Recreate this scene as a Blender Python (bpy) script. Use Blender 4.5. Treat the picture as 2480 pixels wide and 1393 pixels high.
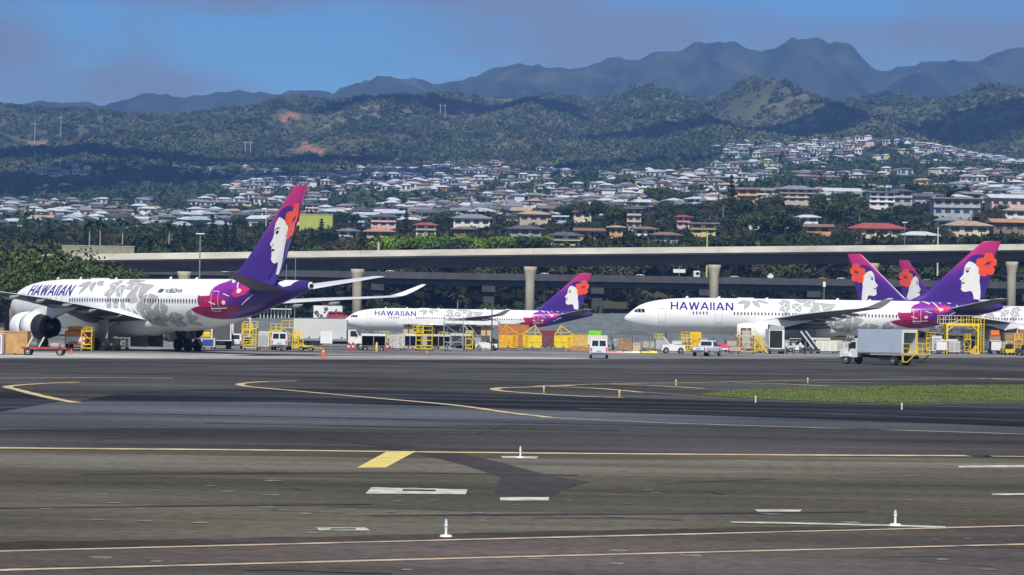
import bpy, bmesh, math, random
import numpy as np
from mathutils import Vector, Matrix, geometry
random.seed(7); np.random.seed(7)
R = math.radians
for o in list(bpy.data.objects): bpy.data.objects.remove(o)
S = bpy.context.scene
COL = S.collection
# ------------------------------------------------------------------ camera
F, CH, YH, ROLL = 5955.0, 4.4, 768.0, 0.0165          # focal length in photo pixels, eye height, horizon row, camera roll
PITCH = math.atan((YH - 696.5) / F)
cd = bpy.data.cameras.new('camera'); cam = bpy.data.objects.new('camera', cd); COL.objects.link(cam)
cd.sensor_width = 36; cd.lens = 36 * F / 2480; cd.clip_start = 0.5; cd.clip_end = 30000
cam.matrix_world = Matrix.Translation((0, 0, CH)) @ Matrix.Rotation(math.pi/2 + PITCH, 4, 'X') @ Matrix.Rotation(ROLL, 4, 'Z')
S.camera = cam
# ------------------------------------------------------------------ light
SUN_EL, SUN_AZ = R(50), R(184)                        # azimuth clockwise from +Y: almost straight behind the camera
SUNV = Vector((math.sin(SUN_AZ)*math.cos(SUN_EL), math.cos(SUN_AZ)*math.cos(SUN_EL), math.sin(SUN_EL)))
W = bpy.data.worlds.new('World'); S.world = W; W.use_nodes = True
nt = W.node_tree; nt.nodes.clear()
out = nt.nodes.new('ShaderNodeOutputWorld'); bg = nt.nodes.new('ShaderNodeBackground'); sky = nt.nodes.new('ShaderNodeTexSky')
sky.sky_type = 'NISHITA'; sky.sun_disc = False; sky.sun_elevation = SUN_EL; sky.sun_rotation = SUN_AZ
sky.air_density = 1.0; sky.dust_density = 0.0; sky.ozone_density = 4.0; sky.altitude = 0
tc = nt.nodes.new('ShaderNodeTexCoord'); mp = nt.nodes.new('ShaderNodeMapping'); mp.inputs['Scale'].default_value = (1.0, 1.0, 3.2); mp.inputs['Location'].default_value = (7.7, 4.4, 2.6)
nz = nt.nodes.new('ShaderNodeTexNoise'); nz.inputs['Scale'].default_value = 6.5; nz.inputs['Detail'].default_value = 7; nz.inputs['Roughness'].default_value = 0.52
rp = nt.nodes.new('ShaderNodeValToRGB'); rp.color_ramp.elements[0].position = 0.41; rp.color_ramp.elements[1].position = 0.56
rp.color_ramp.elements[1].color = (.9, .9, .9, 1)
hs = nt.nodes.new('ShaderNodeMix'); hs.data_type = 'RGBA'; hs.blend_type = 'MULTIPLY'; hs.inputs[0].default_value = 1.0; hs.inputs[7].default_value = (0.50, 0.80, 1.04, 1)
mx = nt.nodes.new('ShaderNodeMix'); mx.data_type = 'RGBA'; mx.inputs[7].default_value = (2.8, 3.1, 4.0, 1)
L = nt.links.new
L(tc.outputs['Generated'], mp.inputs[0]); L(mp.outputs[0], nz.inputs['Vector']); L(nz.outputs[0], rp.inputs[0])
L(sky.outputs[0], hs.inputs[6]); L(rp.outputs[0], mx.inputs[0]); L(hs.outputs[2], mx.inputs[6]); L(mx.outputs[2], bg.inputs[0]); L(bg.outputs[0], out.inputs[0])
bg.inputs[1].default_value = 0.095
sd = bpy.data.lights.new('sun', 'SUN'); sun = bpy.data.objects.new('sun', sd); COL.objects.link(sun)
sd.energy = 5.0; sd.angle = R(0.5); sd.color = (1.0, 0.95, 0.87); sun.location = SUNV * 300
sun.rotation_euler = SUNV.to_track_quat('Z', 'Y').to_euler()
S.view_settings.view_transform = 'Standard'; S.view_settings.look = 'None'; S.view_settings.exposure = 0; S.view_settings.gamma = 1
S.render.engine = 'CYCLES'; S.render.resolution_x = 1024; S.render.resolution_y = 575
S.cycles.volume_bounces = 1
# ------------------------------------------------------------------ helpers
def ray(px, py):
    U, V = px - 1240, py - 696.5; c, s = math.cos(ROLL), math.sin(ROLL)
    u, v = U*c + V*s, -U*s + V*c
    cp, sp = math.cos(PITCH), math.sin(PITCH)
    return u/F, cp + sp*v/F, sp - cp*v/F
def at(px, py, D):                                    # point of the place seen in that pixel, D metres away
    x, y, z = ray(px, py); k = D/y; return Vector((x*k, D, CH + z*k))
def gp(px, py, z=0.0):                                # point of the ground
    x, y, q = ray(px, py); k = (z - CH)/q; return Vector((x*k, y*k, z))
def link(o): COL.objects.link(o); return o
def tag(o, label=None, cat=None, group=None, kind=None):
    if label: o['label'] = label
    if cat: o['category'] = cat
    if group: o['group'] = group
    if kind: o['kind'] = kind
    return o
def thing(name, label, cat, loc=(0, 0, 0), rz=0.0, group=None):
    o = link(bpy.data.objects.new(name, None)); o.location = loc; o.rotation_euler = (0, 0, rz); o.empty_display_size = .3
    return tag(o, label, cat, group)
def mesh_obj(name, me, parent=None, loc=None, rot=None):
    o = link(bpy.data.objects.new(name, me))
    if parent: o.parent = parent
    if loc is not None: o.location = loc
    if rot is not None: o.rotation_euler = rot
    return o
def copy_tree(o, parent=None):
    c = link(o.copy()); c.parent = parent
    if parent: c.matrix_parent_inverse = o.matrix_parent_inverse
    for ch in list(o.children): copy_tree(ch, c)
    return c
MATS = {}
def M(name, col, rough=.6, metal=0.0, var=.15, scale=1.5, spec=.4, bump=0.0, rnd=0.0, stretch=None):
    if name in MATS: return MATS[name]
    m = bpy.data.materials.new(name); MATS[name] = m; m.use_nodes = True
    t = m.node_tree; b = t.nodes['Principled BSDF']; l = t.links.new
    b.inputs['Roughness'].default_value = rough; b.inputs['Metallic'].default_value = metal; b.inputs['Specular IOR Level'].default_value = spec
    co = t.nodes.new('ShaderNodeTexCoord'); vec = co.outputs['Object']
    if stretch:
        mpn = t.nodes.new('ShaderNodeMapping'); mpn.inputs['Scale'].default_value = stretch; l(vec, mpn.inputs[0]); vec = mpn.outputs[0]
    n = t.nodes.new('ShaderNodeTexNoise'); n.inputs['Scale'].default_value = scale; n.inputs['Detail'].default_value = 5; l(vec, n.inputs['Vector'])
    mr = t.nodes.new('ShaderNodeMapRange'); mr.inputs[1].default_value = .3; mr.inputs[2].default_value = .7
    mr.inputs[3].default_value = 1 - var; mr.inputs[4].default_value = 1 + var; l(n.outputs[0], mr.inputs[0])
    x = t.nodes.new('ShaderNodeMix'); x.data_type = 'RGBA'; x.blend_type = 'MULTIPLY'; x.inputs[0].default_value = 1
    x.inputs[6].default_value = (*col, 1); l(mr.outputs[0], x.inputs[7]); res = x.outputs[2]
    if rnd:
        oi = t.nodes.new('ShaderNodeObjectInfo'); m2 = t.nodes.new('ShaderNodeMapRange'); m2.inputs[3].default_value = 1 - rnd; m2.inputs[4].default_value = 1 + rnd
        l(oi.outputs['Random'], m2.inputs[0]); y = t.nodes.new('ShaderNodeMix'); y.data_type = 'RGBA'; y.blend_type = 'MULTIPLY'; y.inputs[0].default_value = 1
        l(res, y.inputs[6]); l(m2.outputs[0], y.inputs[7]); res = y.outputs[2]
    l(res, b.inputs['Base Color'])
    if bump:
        bp = t.nodes.new('ShaderNodeBump'); bp.inputs['Strength'].default_value = bump; l(n.outputs[0], bp.inputs['Height']); l(bp.outputs[0], b.inputs['Normal'])
    return m
def VM(name, rough=.9, spec=.15):                      # colour from the mesh's own paint
    if name in MATS: return MATS[name]
    m = bpy.data.materials.new(name); MATS[name] = m; m.use_nodes = True; t = m.node_tree; b = t.nodes['Principled BSDF']
    a = t.nodes.new('ShaderNodeVertexColor'); a.layer_name = 'Col'; t.links.new(a.outputs[0], b.inputs['Base Color'])
    b.inputs['Roughness'].default_value = rough; b.inputs['Specular IOR Level'].default_value = spec
    return m
class MB:
    def __init__(s): s.v = []; s.f = []; s.mi = []; s.sm = False
    def add(s, vs, fs, mi=0):
        k = len(s.v); s.v += [tuple(p) for p in vs]; s.f += [[i + k for i in q] for q in fs]; s.mi += [mi]*len(fs); return s
    def box(s, c, d, rz=0.0, mi=0, taper=(1, 1), ry=0.0):
        x, y, z = d[0]/2, d[1]/2, d[2]/2; p = []
        for sz in (-1, 1):
            for sx, sy in ((-1, -1), (1, -1), (1, 1), (-1, 1)):
                k = taper if sz > 0 else (1, 1); p.append(Vector((sx*x*k[0], sy*y*k[1], sz*z)))
        m = Matrix.Rotation(rz, 3, 'Z') @ Matrix.Rotation(ry, 3, 'Y')
        p = [m @ q + Vector(c) for q in p]
        return s.add(p, [(3, 2, 1, 0), (4, 5, 6, 7), (0, 1, 5, 4), (1, 2, 6, 5), (2, 3, 7, 6), (3, 0, 4, 7)], mi)
    def rbox(s, c, d, b=.08, mi=0):                    # chamfered box
        x, y, z = d[0]/2, d[1]/2, d[2]/2; r = []
        for zz, k in ((-z, b), (-z+b, 0), (z-b, 0), (z, b)):
            X, Y = x-k, y-k
            r.append([(c[0]+a, c[1]+e, c[2]+zz) for a, e in ((-X+b, -Y), (X-b, -Y), (X, -Y+b), (X, Y-b), (X-b, Y), (-X+b, Y), (-X, Y-b), (-X, -Y+b))])
        return s.loft(r, True, mi)
    def beam(s, a, b, w=.06, h=None, mi=0):
        a, b = Vector(a), Vector(b); h = h or w; d = b - a
        if d.length < 1e-6: return s
        q = d.to_track_quat('Z', 'Y').to_matrix(); p = []
        for e in (a, b):
            for sx, sy in ((-1, -1), (1, -1), (1, 1), (-1, 1)): p.append(e + q @ Vector((sx*w/2, sy*h/2, 0)))
        return s.add(p, [(3, 2, 1, 0), (4, 5, 6, 7), (0, 1, 5, 4), (1, 2, 6, 5), (2, 3, 7, 6), (3, 0, 4, 7)], mi)
    def cyl(s, a, b, r, r2=None, n=12, mi=0):
        a, b = Vector(a), Vector(b); r2 = r if r2 is None else r2
        q = (b - a).to_track_quat('Z', 'Y').to_matrix(); ra = []
        for e, rr in ((a, r), (b, r2)): ra.append([e + q @ Vector((rr*math.cos(2*math.pi*i/n), rr*math.sin(2*math.pi*i/n), 0)) for i in range(n)])
        return s.loft(ra, True, mi)
    def loft(s, rings, cap=True, mi=0, closed=True):
        n = len(rings[0]); vs = [p for r in rings for p in r]; fs = []
        for i in range(len(rings) - 1):
            for j in range(n if closed else n - 1):
                k = (j + 1) % n; fs.append((i*n + j, i*n + k, (i+1)*n + k, (i+1)*n + j))
        if cap: fs.append(tuple(range(n))[::-1]); fs.append(tuple((len(rings)-1)*n + j for j in range(n)))
        return s.add(vs, fs, mi)
    def prism(s, poly, y0, y1, mi=0, k=1.0):            # outline in x,z swept across y; k narrows nothing
        return s.loft([[(x, y0, z) for x, z in poly], [(x, y1, z) for x, z in poly]], True, mi)
    def mesh(s, name, mats, smooth=False):
        me = bpy.data.meshes.new(name); me.from_pydata(s.v, [], s.f)
        for m in (mats if isinstance(mats, (list, tuple)) else [mats]): me.materials.append(m)
        if any(s.mi): me.polygons.foreach_set('material_index', s.mi)
        if smooth: me.polygons.foreach_set('use_smooth', [True]*len(s.f))
        me.validate(); return me
    def build(s, name, mats, parent=None, loc=None, smooth=False):
        return mesh_obj(name, s.mesh(name, mats, smooth), parent, loc)
def fast_mesh(name, V, Q, cols=None, mat=None, n=3):
    me = bpy.data.meshes.new(name); V = np.asarray(V, np.float32); Q = np.asarray(Q, np.int32)
    me.vertices.add(len(V)); me.vertices.foreach_set('co', V.ravel()); me.loops.add(Q.size); me.loops.foreach_set('vertex_index', Q.ravel())
    me.polygons.add(len(Q)); me.polygons.foreach_set('loop_start', np.arange(0, Q.size, n, dtype=np.int32)); me.update(calc_edges=True)
    if cols is not None:
        a = me.color_attributes.new('Col', 'FLOAT_COLOR', 'POINT'); c = np.ones((len(V), 4), np.float32); c[:, :3] = cols; a.data.foreach_set('color', c.ravel())
    if mat: me.materials.append(mat)
    return me
def pchip(xs, ys):
    xs = np.array(xs, float); ys = np.array(ys, float); h = np.diff(xs); d = np.diff(ys)/h; m = np.zeros_like(xs)
    for i in range(1, len(xs)-1):
        if d[i-1]*d[i] > 0: w1, w2 = 2*h[i]+h[i-1], h[i]+2*h[i-1]; m[i] = (w1+w2)/(w1/d[i-1]+w2/d[i])
    m[0], m[-1] = d[0], d[-1]
    def f(x):
        x = min(max(x, xs[0]), xs[-1]); i = min(int(np.searchsorted(xs, x, 'right'))-1, len(xs)-2); t = (x-xs[i])/h[i]
        return (1+2*t)*(1-t)**2*ys[i] + t*(1-t)**2*h[i]*m[i] + t*t*(3-2*t)*ys[i+1] + t*t*(t-1)*h[i]*m[i+1]
    return f
def decal(loops, mapf, name, mat, parent, step=.4):     # paint areas: flat outlines laid on a curved skin
    pts, edges, faces = [], [], []
    for lp in loops:
        ring = []; n = len(lp)
        for i in range(n):
            a, b = lp[i], lp[(i+1) % n]; k = max(1, int(math.hypot(b[0]-a[0], b[1]-a[1])/step))
            for j in range(k): ring.append((a[0]+(b[0]-a[0])*j/k, a[1]+(b[1]-a[1])*j/k))
        k = len(pts); pts += ring; idx = list(range(k, k+len(ring))); faces.append(idx)
    xs = [p[0] for p in pts]; ys = [p[1] for p in pts]
    if max(xs)-min(xs) > step or max(ys)-min(ys) > step:
        for gx in np.arange(min(xs)+step*.5, max(xs), step):
            for gy in np.arange(min(ys)+step*.5, max(ys), step): pts.append((gx+.013*step*math.sin(gy*9), gy+.011*step*math.sin(gx*7)))
    r = geometry.delaunay_2d_cdt([Vector(p) for p in pts], edges, faces, 1, 1e-4)
    def inside(f):
        x, y = sum(r[0][i][0] for i in f)/len(f), sum(r[0][i][1] for i in f)/len(f)
        for lp in loops:
            c = False; n = len(lp)
            for i in range(n):
                a, b = lp[i], lp[i-1]
                if (a[1] > y) != (b[1] > y) and x < (b[0]-a[0])*(y-a[1])/(b[1]-a[1]) + a[0]: c = not c
            if c: return True
        return False
    fc = [f for f in r[2] if inside(f)]
    used = sorted({i for f in fc for i in f}); mpx = {i: k for k, i in enumerate(used)}
    me = bpy.data.meshes.new(name); me.from_pydata([mapf(*r[0][i]) for i in used], [], [[mpx[i] for i in f] for f in fc])
    me.materials.append(mat); me.polygons.foreach_set('use_smooth', [True]*len(me.polygons)); me.validate()
    return mesh_obj(name, me, parent)
def strokes(segs, w):                                   # thick lines as outlines
    out_ = []
    for (x0, y0, x1, y1) in segs:
        d = math.hypot(x1-x0, y1-y0); nx, ny = -(y1-y0)/d*w/2, (x1-x0)/d*w/2
        out_.append([(x0+nx, y0+ny), (x0-nx, y0-ny), (x1-nx, y1-ny), (x1+nx, y1+ny)])
    return out_
GL = {'H': ([(.06,0,.06,1),(.6,0,.6,1),(.06,.5,.6,.5)], .66), 'A': ([(0.03,0,.36,1),(.36,1,.69,0),(.15,.32,.57,.32)], .72),
 'W': ([(.03,1,.24,0),(.24,0,.46,1),(.46,1,.68,0),(.68,0,.89,1)], .92), 'I': ([(.06,0,.06,1)], .12), 'N': ([(.06,0,.06,1),(.06,1,.62,0),(.62,0,.62,1)], .68),
 '3': ([(0,1,.5,1),(.5,1,.5,0),(0,0,.5,0),(.1,.5,.5,.5)], .55), '6': ([(0,0,0,1),(0,1,.5,1),(0,0,.5,0),(.5,0,.5,.5),(0,.5,.5,.5)], .55), '0': ([(0,0,0,1),(.5,0,.5,1),(0,1,.5,1),(0,0,.5,0)], .55)}
def lettering(txt, x0, z0, width, height, wt=.13, slant=0.0, gap=.16):
    tot = sum(GL[c][1] for c in txt) + gap*(len(txt)-1); k = width/tot; x = 0; lp = []
    for c in txt:
        for q in strokes(GL[c][0], wt): lp.append([(x0+(x+a)*k + slant*b*height, z0+b*height) for a, b in q])
        x += GL[c][1] + gap
    return lp
WHEELS = {}
def wheel(parent, loc, r, w, rim=(.75, .75, .72), name='wheel'):
    key = (r, w, rim)
    if key not in WHEELS:
        a = MB(); n = 20; pr = [(-w/2, r*.6), (-w/2, r*.9), (-w*.32, r), (w*.32, r), (w/2, r*.9), (w/2, r*.6)]
        a.loft([[(rr*math.cos(2*math.pi*i/n), y, rr*math.sin(2*math.pi*i/n)) for i in range(n)] for y, rr in pr])
        b = MB(); pr = [(-w/2-.012, r*.12), (-w/2-.012, r*.2), (-w*.36, r*.3), (-w/2-.008, r*.59), (w/2+.008, r*.59), (w*.36, r*.3), (w/2+.012, r*.2), (w/2+.012, r*.12)]
        b.loft([[(rr*math.cos(2*math.pi*i/n), y, rr*math.sin(2*math.pi*i/n)) for i in range(n)] for y, rr in pr])
        WHEELS[key] = (a.mesh('wheel', M('tyre_rubber', (.018, .018, .02), .9)), b.mesh('rim', M('rim_%.2f%.2f%.2f' % rim, rim, .45, .2)))
    a, b = WHEELS[key]; o = mesh_obj(name, a, parent, loc); mesh_obj('rim', b, o); return o
# shared paints
WHITE = M('white_paint', (.80, .80, .79), .32, 0, .05, .7); PWHITE = M('aircraft_white', (.82, .82, .81), .5, 0, .05, .35, .22)
GREY = M('grey_paint', (.42, .43, .44), .5, 0, .1); DGREY = M('dark_grey_paint', (.10, .10, .11), .55, 0, .15); BLACK = M('black_rubber', (.02, .02, .022), .8)
YEL = M('safety_yellow', (.80, .58, .03), .5, 0, .16, 2.5); ORA = M('orange_paint', (.80, .22, .03), .5, 0, .18, 2.5); RED = M('red_paint', (.62, .05, .04), .45)
GLASS = M('dark_glass', (.025, .03, .04), .08, 0, .1, 1, .6); STEEL = M('galvanised_steel', (.45, .46, .47), .4, .6, .15); ALU = M('aluminium', (.62, .63, .65), .32, .7, .1)
# ------------------------------------------------------------------ pavement
from mathutils import noise as mnoise
def pave_mat(name, ca, cb, cc, ang=14, sx=.02, sy=.22, rough=.85, fine=2.6):
    m = bpy.data.materials.new(name); MATS[name] = m; m.use_nodes = True; t = m.node_tree; b = t.nodes['Principled BSDF']; l = t.links.new
    b.inputs['Roughness'].default_value = rough; b.inputs['Specular IOR Level'].default_value = .03
    co = t.nodes.new('ShaderNodeTexCoord'); mpn = t.nodes.new('ShaderNodeMapping'); mpn.vector_type = 'POINT'
    mpn.inputs['Rotation'].default_value = (0, 0, R(-ang)); mpn.inputs['Scale'].default_value = (sx, sy, 1)
    l(co.outputs['Object'], mpn.inputs[0])
    n1 = t.nodes.new('ShaderNodeTexNoise'); n1.inputs['Scale'].default_value = 1.0; n1.inputs['Detail'].default_value = 8; n1.inputs['Roughness'].default_value = .62; n1.inputs['Distortion'].default_value = .4
    l(mpn.outputs[0], n1.inputs['Vector'])
    n2 = t.nodes.new('ShaderNodeTexNoise'); n2.inputs['Scale'].default_value = fine; n2.inputs['Detail'].default_value = 8; n2.inputs['Roughness'].default_value = .7; l(co.outputs['Object'], n2.inputs['Vector'])
    n3 = t.nodes.new('ShaderNodeTexNoise'); n3.inputs['Scale'].default_value = .035; n3.inputs['Detail'].default_value = 3; l(co.outputs['Object'], n3.inputs['Vector'])
    r1 = t.nodes.new('ShaderNodeValToRGB'); e = r1.color_ramp.elements; e[0].position = .32; e[0].color = (*ca, 1); e[1].position = .68; e[1].color = (*cc, 1)
    k = e.new(.5); k.color = (*cb, 1); l(n1.outputs[0], r1.inputs[0])
    mr = t.nodes.new('ShaderNodeMapRange'); mr.inputs[1].default_value = .25; mr.inputs[2].default_value = .75; mr.inputs[3].default_value = .58; mr.inputs[4].default_value = 1.42; l(n2.outputs[0], mr.inputs[0])
    m3 = t.nodes.new('ShaderNodeMapRange'); m3.inputs[1].default_value = .35; m3.inputs[2].default_value = .65; m3.inputs[3].default_value = .66; m3.inputs[4].default_value = 1.34; l(n3.outputs[0], m3.inputs[0])
    mu = t.nodes.new('ShaderNodeMath'); mu.operation = 'MULTIPLY'; l(mr.outputs[0], mu.inputs[0]); l(m3.outputs[0], mu.inputs[1])
    x = t.nodes.new('ShaderNodeMix'); x.data_type = 'RGBA'; x.blend_type = 'MULTIPLY'; x.inputs[0].default_value = 1; l(r1.outputs[0], x.inputs[6]); l(mu.outputs[0], x.inputs[7])
    l(x.outputs[2], b.inputs['Base Color'])
    bp = t.nodes.new('ShaderNodeBump'); bp.inputs['Strength'].default_value = .15; l(n2.outputs[0], bp.inputs['Height']); l(bp.outputs[0], b.inputs['Normal'])
    return m
ASPH = pave_mat('taxiway_asphalt', (.036, .036, .039), (.066, .064, .062), (.104, .099, .090))
OLIVE = pave_mat('weathered_asphalt', (.062, .059, .044), (.096, .089, .066), (.140, .127, .096), 9, .03, .3)
BROWN = pave_mat('brown_shoulder_asphalt', (.068, .056, .050), (.092, .076, .068), (.12, .10, .09), 24, .04, .5)
NEARA = pave_mat('near_taxiway_asphalt', (.060, .052, .047), (.084, .073, .067), (.112, .098, .090), 24, .04, .4)
DARK = pave_mat('tyre_darkened_asphalt', (.012, .013, .019), (.024, .026, .033), (.062, .063, .069), 9, .03, .3)
TANB = pave_mat('sandy_asphalt', (.085, .080, .062), (.135, .125, .098), (.185, .168, .132), 8, .03, .35)
BLUEA = pave_mat('asphalt_sheen_tint', (.050, .055, .068), (.078, .084, .098), (.115, .120, .130), 9, .02, .25)  # bluish tone stands in for the sheen on the asphalt
EDGED = pave_mat('dark_edge_asphalt', (.034, .030, .026), (.048, .043, .036), (.07, .064, .054), 24, .04, .4)
PATCH = pave_mat('fresh_asphalt_patch', (.050, .046, .046), (.060, .055, .055), (.070, .065, .065), 24, .3, .3)
CONC = pave_mat('apron_concrete', (.13, .13, .122), (.20, .197, .187), (.28, .27, .25), 30, .03, .1, .8, .8)
LCONC = pave_mat('pale_concrete_edge', (.28, .27, .25), (.37, .36, .335), (.46, .445, .42), 40, .05, .2, .8, .8)
def sheet(name, pts, z, mat, parent=None, kind='structure'):
    me = bpy.data.meshes.new(name); bmx = bmesh.new(); vs = [bmx.verts.new((p[0], p[1], z)) for p in pts]
    f = bmx.faces.new(vs); bmesh.ops.triangulate(bmx, faces=[f]); bmesh.ops.recalc_face_normals(bmx, faces=bmx.faces)
    for f in bmx.faces:
        if f.normal.z < 0: f.normal_flip()
    bmx.to_mesh(me); bmx.free(); me.materials.append(mat); o = mesh_obj(name, me, parent)
    if not parent: tag(o, kind=kind)
    return o
ground = sheet('ground', [(-2500, -300), (2500, -300), (2500, 640), (-2500, 640)], 0, ASPH)
tag(ground, 'dark grey streaked taxiway asphalt filling the lower half of the picture')
def P(*a): return [gp(x, y) for x, y in a]
weath = sheet('infield_pavement', P((-1900, 1106), (0, 1090), (1240, 1098), (2480, 1112), (4300, 1130), (4300, 1222), (2480, 1278), (1240, 1308), (0, 1338), (-1900, 1384)), .004, OLIVE)
tag(weath, 'olive grey weathered asphalt between the yellow line and the near brown strip')
near = sheet('near_taxiway', P((-1900, 1384), (0, 1338), (1240, 1308), (2480, 1278), (4300, 1222)) + [Vector((60, 10, 0)), Vector((-60, -10, 0))], .008, NEARA)
tag(near, 'greyish mauve taxiway strip along the bottom of the picture')
sheet('brown_strip', P((-1900, 1387), (0, 1341), (1240, 1311), (2480, 1281), (4300, 1225), (4300, 1262), (2480, 1316), (1240, 1345), (0, 1378), (-1900, 1422)), .012, BROWN, near)
apron = sheet('apron', [gp(-1800, 855), gp(0, 868), gp(1000, 872), gp(1700, 869), gp(2480, 866), gp(4200, 866), Vector((700, 640, 0)), Vector((-700, 640, 0))], .004, CONC)
tag(apron, 'light concrete apron under the parked airliners')
sheet('pale_edge_strip', P((-600, 849), (0, 853), (500, 857), (1000, 863), (1500, 868), (1200, 870), (1000, 871), (500, 868.5), (0, 866), (-600, 863)), .008, LCONC, apron)
def rough(pts, amp=1.6, n=9):                           # uneven worn outline
    out_ = []
    for i in range(len(pts)):
        a, b = pts[i], pts[(i+1) % len(pts)]
        for k in range(n): t = k/n; out_.append((a[0]+(b[0]-a[0])*t, a[1]+(b[1]-a[1])*t + (random.uniform(-amp, amp) if k else 0)))
    return out_
sheet('sheen_tint_area', P(*rough([(-300, 985), (180, 974), (700, 972), (1240, 978), (1700, 996), (2480, 1036), (2480, 1050), (1700, 1034), (1240, 1030), (700, 1034), (200, 1040), (-300, 1046)])), .003, BLUEA, ground)  # painted sheen, not a different pavement
sheet('sandy_band', P(*rough([(-900, 1092), (0, 1100), (1240, 1112), (2480, 1122), (3200, 1124), (3200, 1150), (2480, 1148), (1900, 1146), (1240, 1147), (600, 1138), (0, 1131), (-900, 1126)])), .006, TANB, weath)
sheet('dark_edge_band', P(*rough([(-900, 1350), (0, 1314), (600, 1304), (1240, 1290), (1800, 1278), (2200, 1279), (1800, 1289), (1240, 1304), (600, 1318), (0, 1333), (-900, 1356)], 1.2)), .010, EDGED, weath)
sheet('dark_wheel_track_area', P((180, 973), (300, 952), (460, 943), (760, 941), (1100, 950), (1500, 963), (1900, 976), (2480, 990), (3000, 1000), (3000, 1040), (2480, 1034), (2000, 1016), (1500, 1000), (1100, 985), (700, 974)), .004, DARK, ground)
sheet('dark_wheel_track_area', P((-400, 962), (0, 950), (60, 945), (150, 972), (0, 998), (-400, 1012)), .004, DARK, ground)
sheet('asphalt_patch', P((770, 1061), (900, 1064), (1080, 1091), (1200, 1118), (1330, 1152), (1425, 1168), (1360, 1188), (1335, 1206), (1212, 1207), (1196, 1190), (1214, 1157), (1120, 1126), (1005, 1098), (900, 1078)), .010, PATCH, ground)
PY = M('yellow_road_paint', (.55, .42, .22), .7, 0, .35, 1.1); PYB = M('fresh_yellow_road_paint', (.68, .55, .16), .7, 0, .2, 2.0); PW = M('white_road_paint', (.52, .49, .42), .7, 0, .45, 1.8)
POR = M('worn_orange_road_paint', (.50, .37, .26), .7, 0, .35, 1.3)
def ribbon(name, px, w, mat, z=.014, parent=None, n=6):
    p = [gp(*a) for a in px]; q = []
    for i in range(len(p) - 1):                        # smooth through the points
        p0, p1, p2, p3 = p[max(i-1, 0)], p[i], p[i+1], p[min(i+2, len(p)-1)]
        for k in range(n):
            t = k/n; q.append(.5*((2*p1) + (p2-p0)*t + (2*p0-5*p1+4*p2-p3)*t*t + (3*p1-p0-3*p2+p3)*t**3))
    q.append(p[-1]); v = []; f = []
    for i, a in enumerate(q):
        d = (q[min(i+1, len(q)-1)] - q[max(i-1, 0)]); d.normalize(); nn = Vector((-d.y, d.x, 0))*w/2; nn *= random.uniform(.85, 1.15)
        v += [(a.x-nn.x, a.y-nn.y, z), (a.x+nn.x, a.y+nn.y, z)]
        if i: f.append((2*i-2, 2*i, 2*i+1, 2*i-1)[::-1])
    me = bpy.data.meshes.new(name); me.from_pydata(v, [], f); me.materials.append(mat); return mesh_obj(name, me, parent or ground)
ribbon('yellow_line', [(-1200, 1073), (0, 1086), (600, 1091), (1240, 1098), (1900, 1103), (2345, 1105)], .7, PY, .018)
ribbon('yellow_line', [(2400, 1106), (2480, 1107), (3400, 1118)], .5, PY, .018)
ribbon('edge_line', [(-1500, 1374), (0, 1337), (1240, 1306), (2480, 1275), (4000, 1232)], .24, POR, .018, near)
ribbon('edge_line', [(-1500, 1420), (0, 1383), (1240, 1351), (2480, 1320), (4000, 1280)], .24, POR, .018, near)
sheet('yellow_bar', P((865, 1134), (935, 1096), (1008, 1094), (934, 1134)), .019, PYB, ground)
for nm, a in (('white_bar', [(885, 1197), (900, 1182), (1132, 1187), (1128, 1199)]), ('white_bar', [(765, 1280), (885, 1280), (897, 1287), (773, 1287)]), ('white_bar', [(1210, 1206), (1330, 1206), (1328, 1214), (1212, 1214)]),
              ('white_bar', [(1827, 1236), (1942, 1236), (1938, 1241), (1835, 1241)]), ('white_bar', [(2320, 1129), (2600, 1128), (2600, 1132), (2324, 1134)]), ('white_bar', [(2400, 1197), (2600, 1196), (2600, 1200), (2405, 1201)]),
              ('white_bar', [(1214, 1106), (1303, 1107), (1300, 1112), (1216, 1111)])):
    sheet(nm, P(*a), .019, PW, ground)
sheet('dark_slot', P((975, 1187), (1055, 1188), (1055, 1192), (975, 1191)), .023, PATCH, ground); sheet('dark_slot', P((800, 1282), (862, 1282), (862, 1285), (800, 1285)), .023, PATCH, ground)
ribbon('white_line', [(1770, 1267), (1900, 1269), (2080, 1273), (2190, 1276), (2290, 1279)], .42, PW, .022)
for a, w in (([(720, 923), (640, 925), (590, 929), (582, 933), (610, 938), (700, 946), (900, 964), (1100, 982), (1230, 1000), (1300, 1008), (1330, 1012)], .5),
             ([(190, 926), (100, 930), (40, 934), (18, 938), (40, 944), (90, 957), (140, 968), (185, 976)], .55), ([(-300, 916), (0, 917), (250, 915), (420, 917)], .5),
             ([(1390, 934), (1290, 938), (1215, 940), (1198, 944), (1230, 949), (1330, 956), (1420, 961), (1510, 964)], .6),
             ([(1290, 936), (1400, 939), (1480, 944), (1555, 951)], .6), ([(1480, 931), (1590, 935), (1708, 942)], .6), ([(1780, 928), (1880, 930), (2010, 936)], .6), ([(1300, 935), (1500, 930), (1700, 927), (2000, 921), (2480, 917)], .45),
             ([(2380, 917), (2480, 921), (2700, 928)], .8)):
    ribbon('yellow_guide_line', a, w, PY, .02)
ribbon('faint_line', [(1330, 1012), (1400, 1016), (1520, 1021), (1700, 1028), (2480, 1052)], .35, POR, .016)
for a in ([(1200, 908), (1500, 906), (1900, 905), (2160, 904)], [(1980, 927), (2150, 928), (2300, 932)], [(1980, 906), (2160, 905), (2300, 905)]):
    ribbon('pale_scuff', a, .5, M('pale_scuff', (.15, .15, .15), .85, 0, .5, .25), .012)
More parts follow.
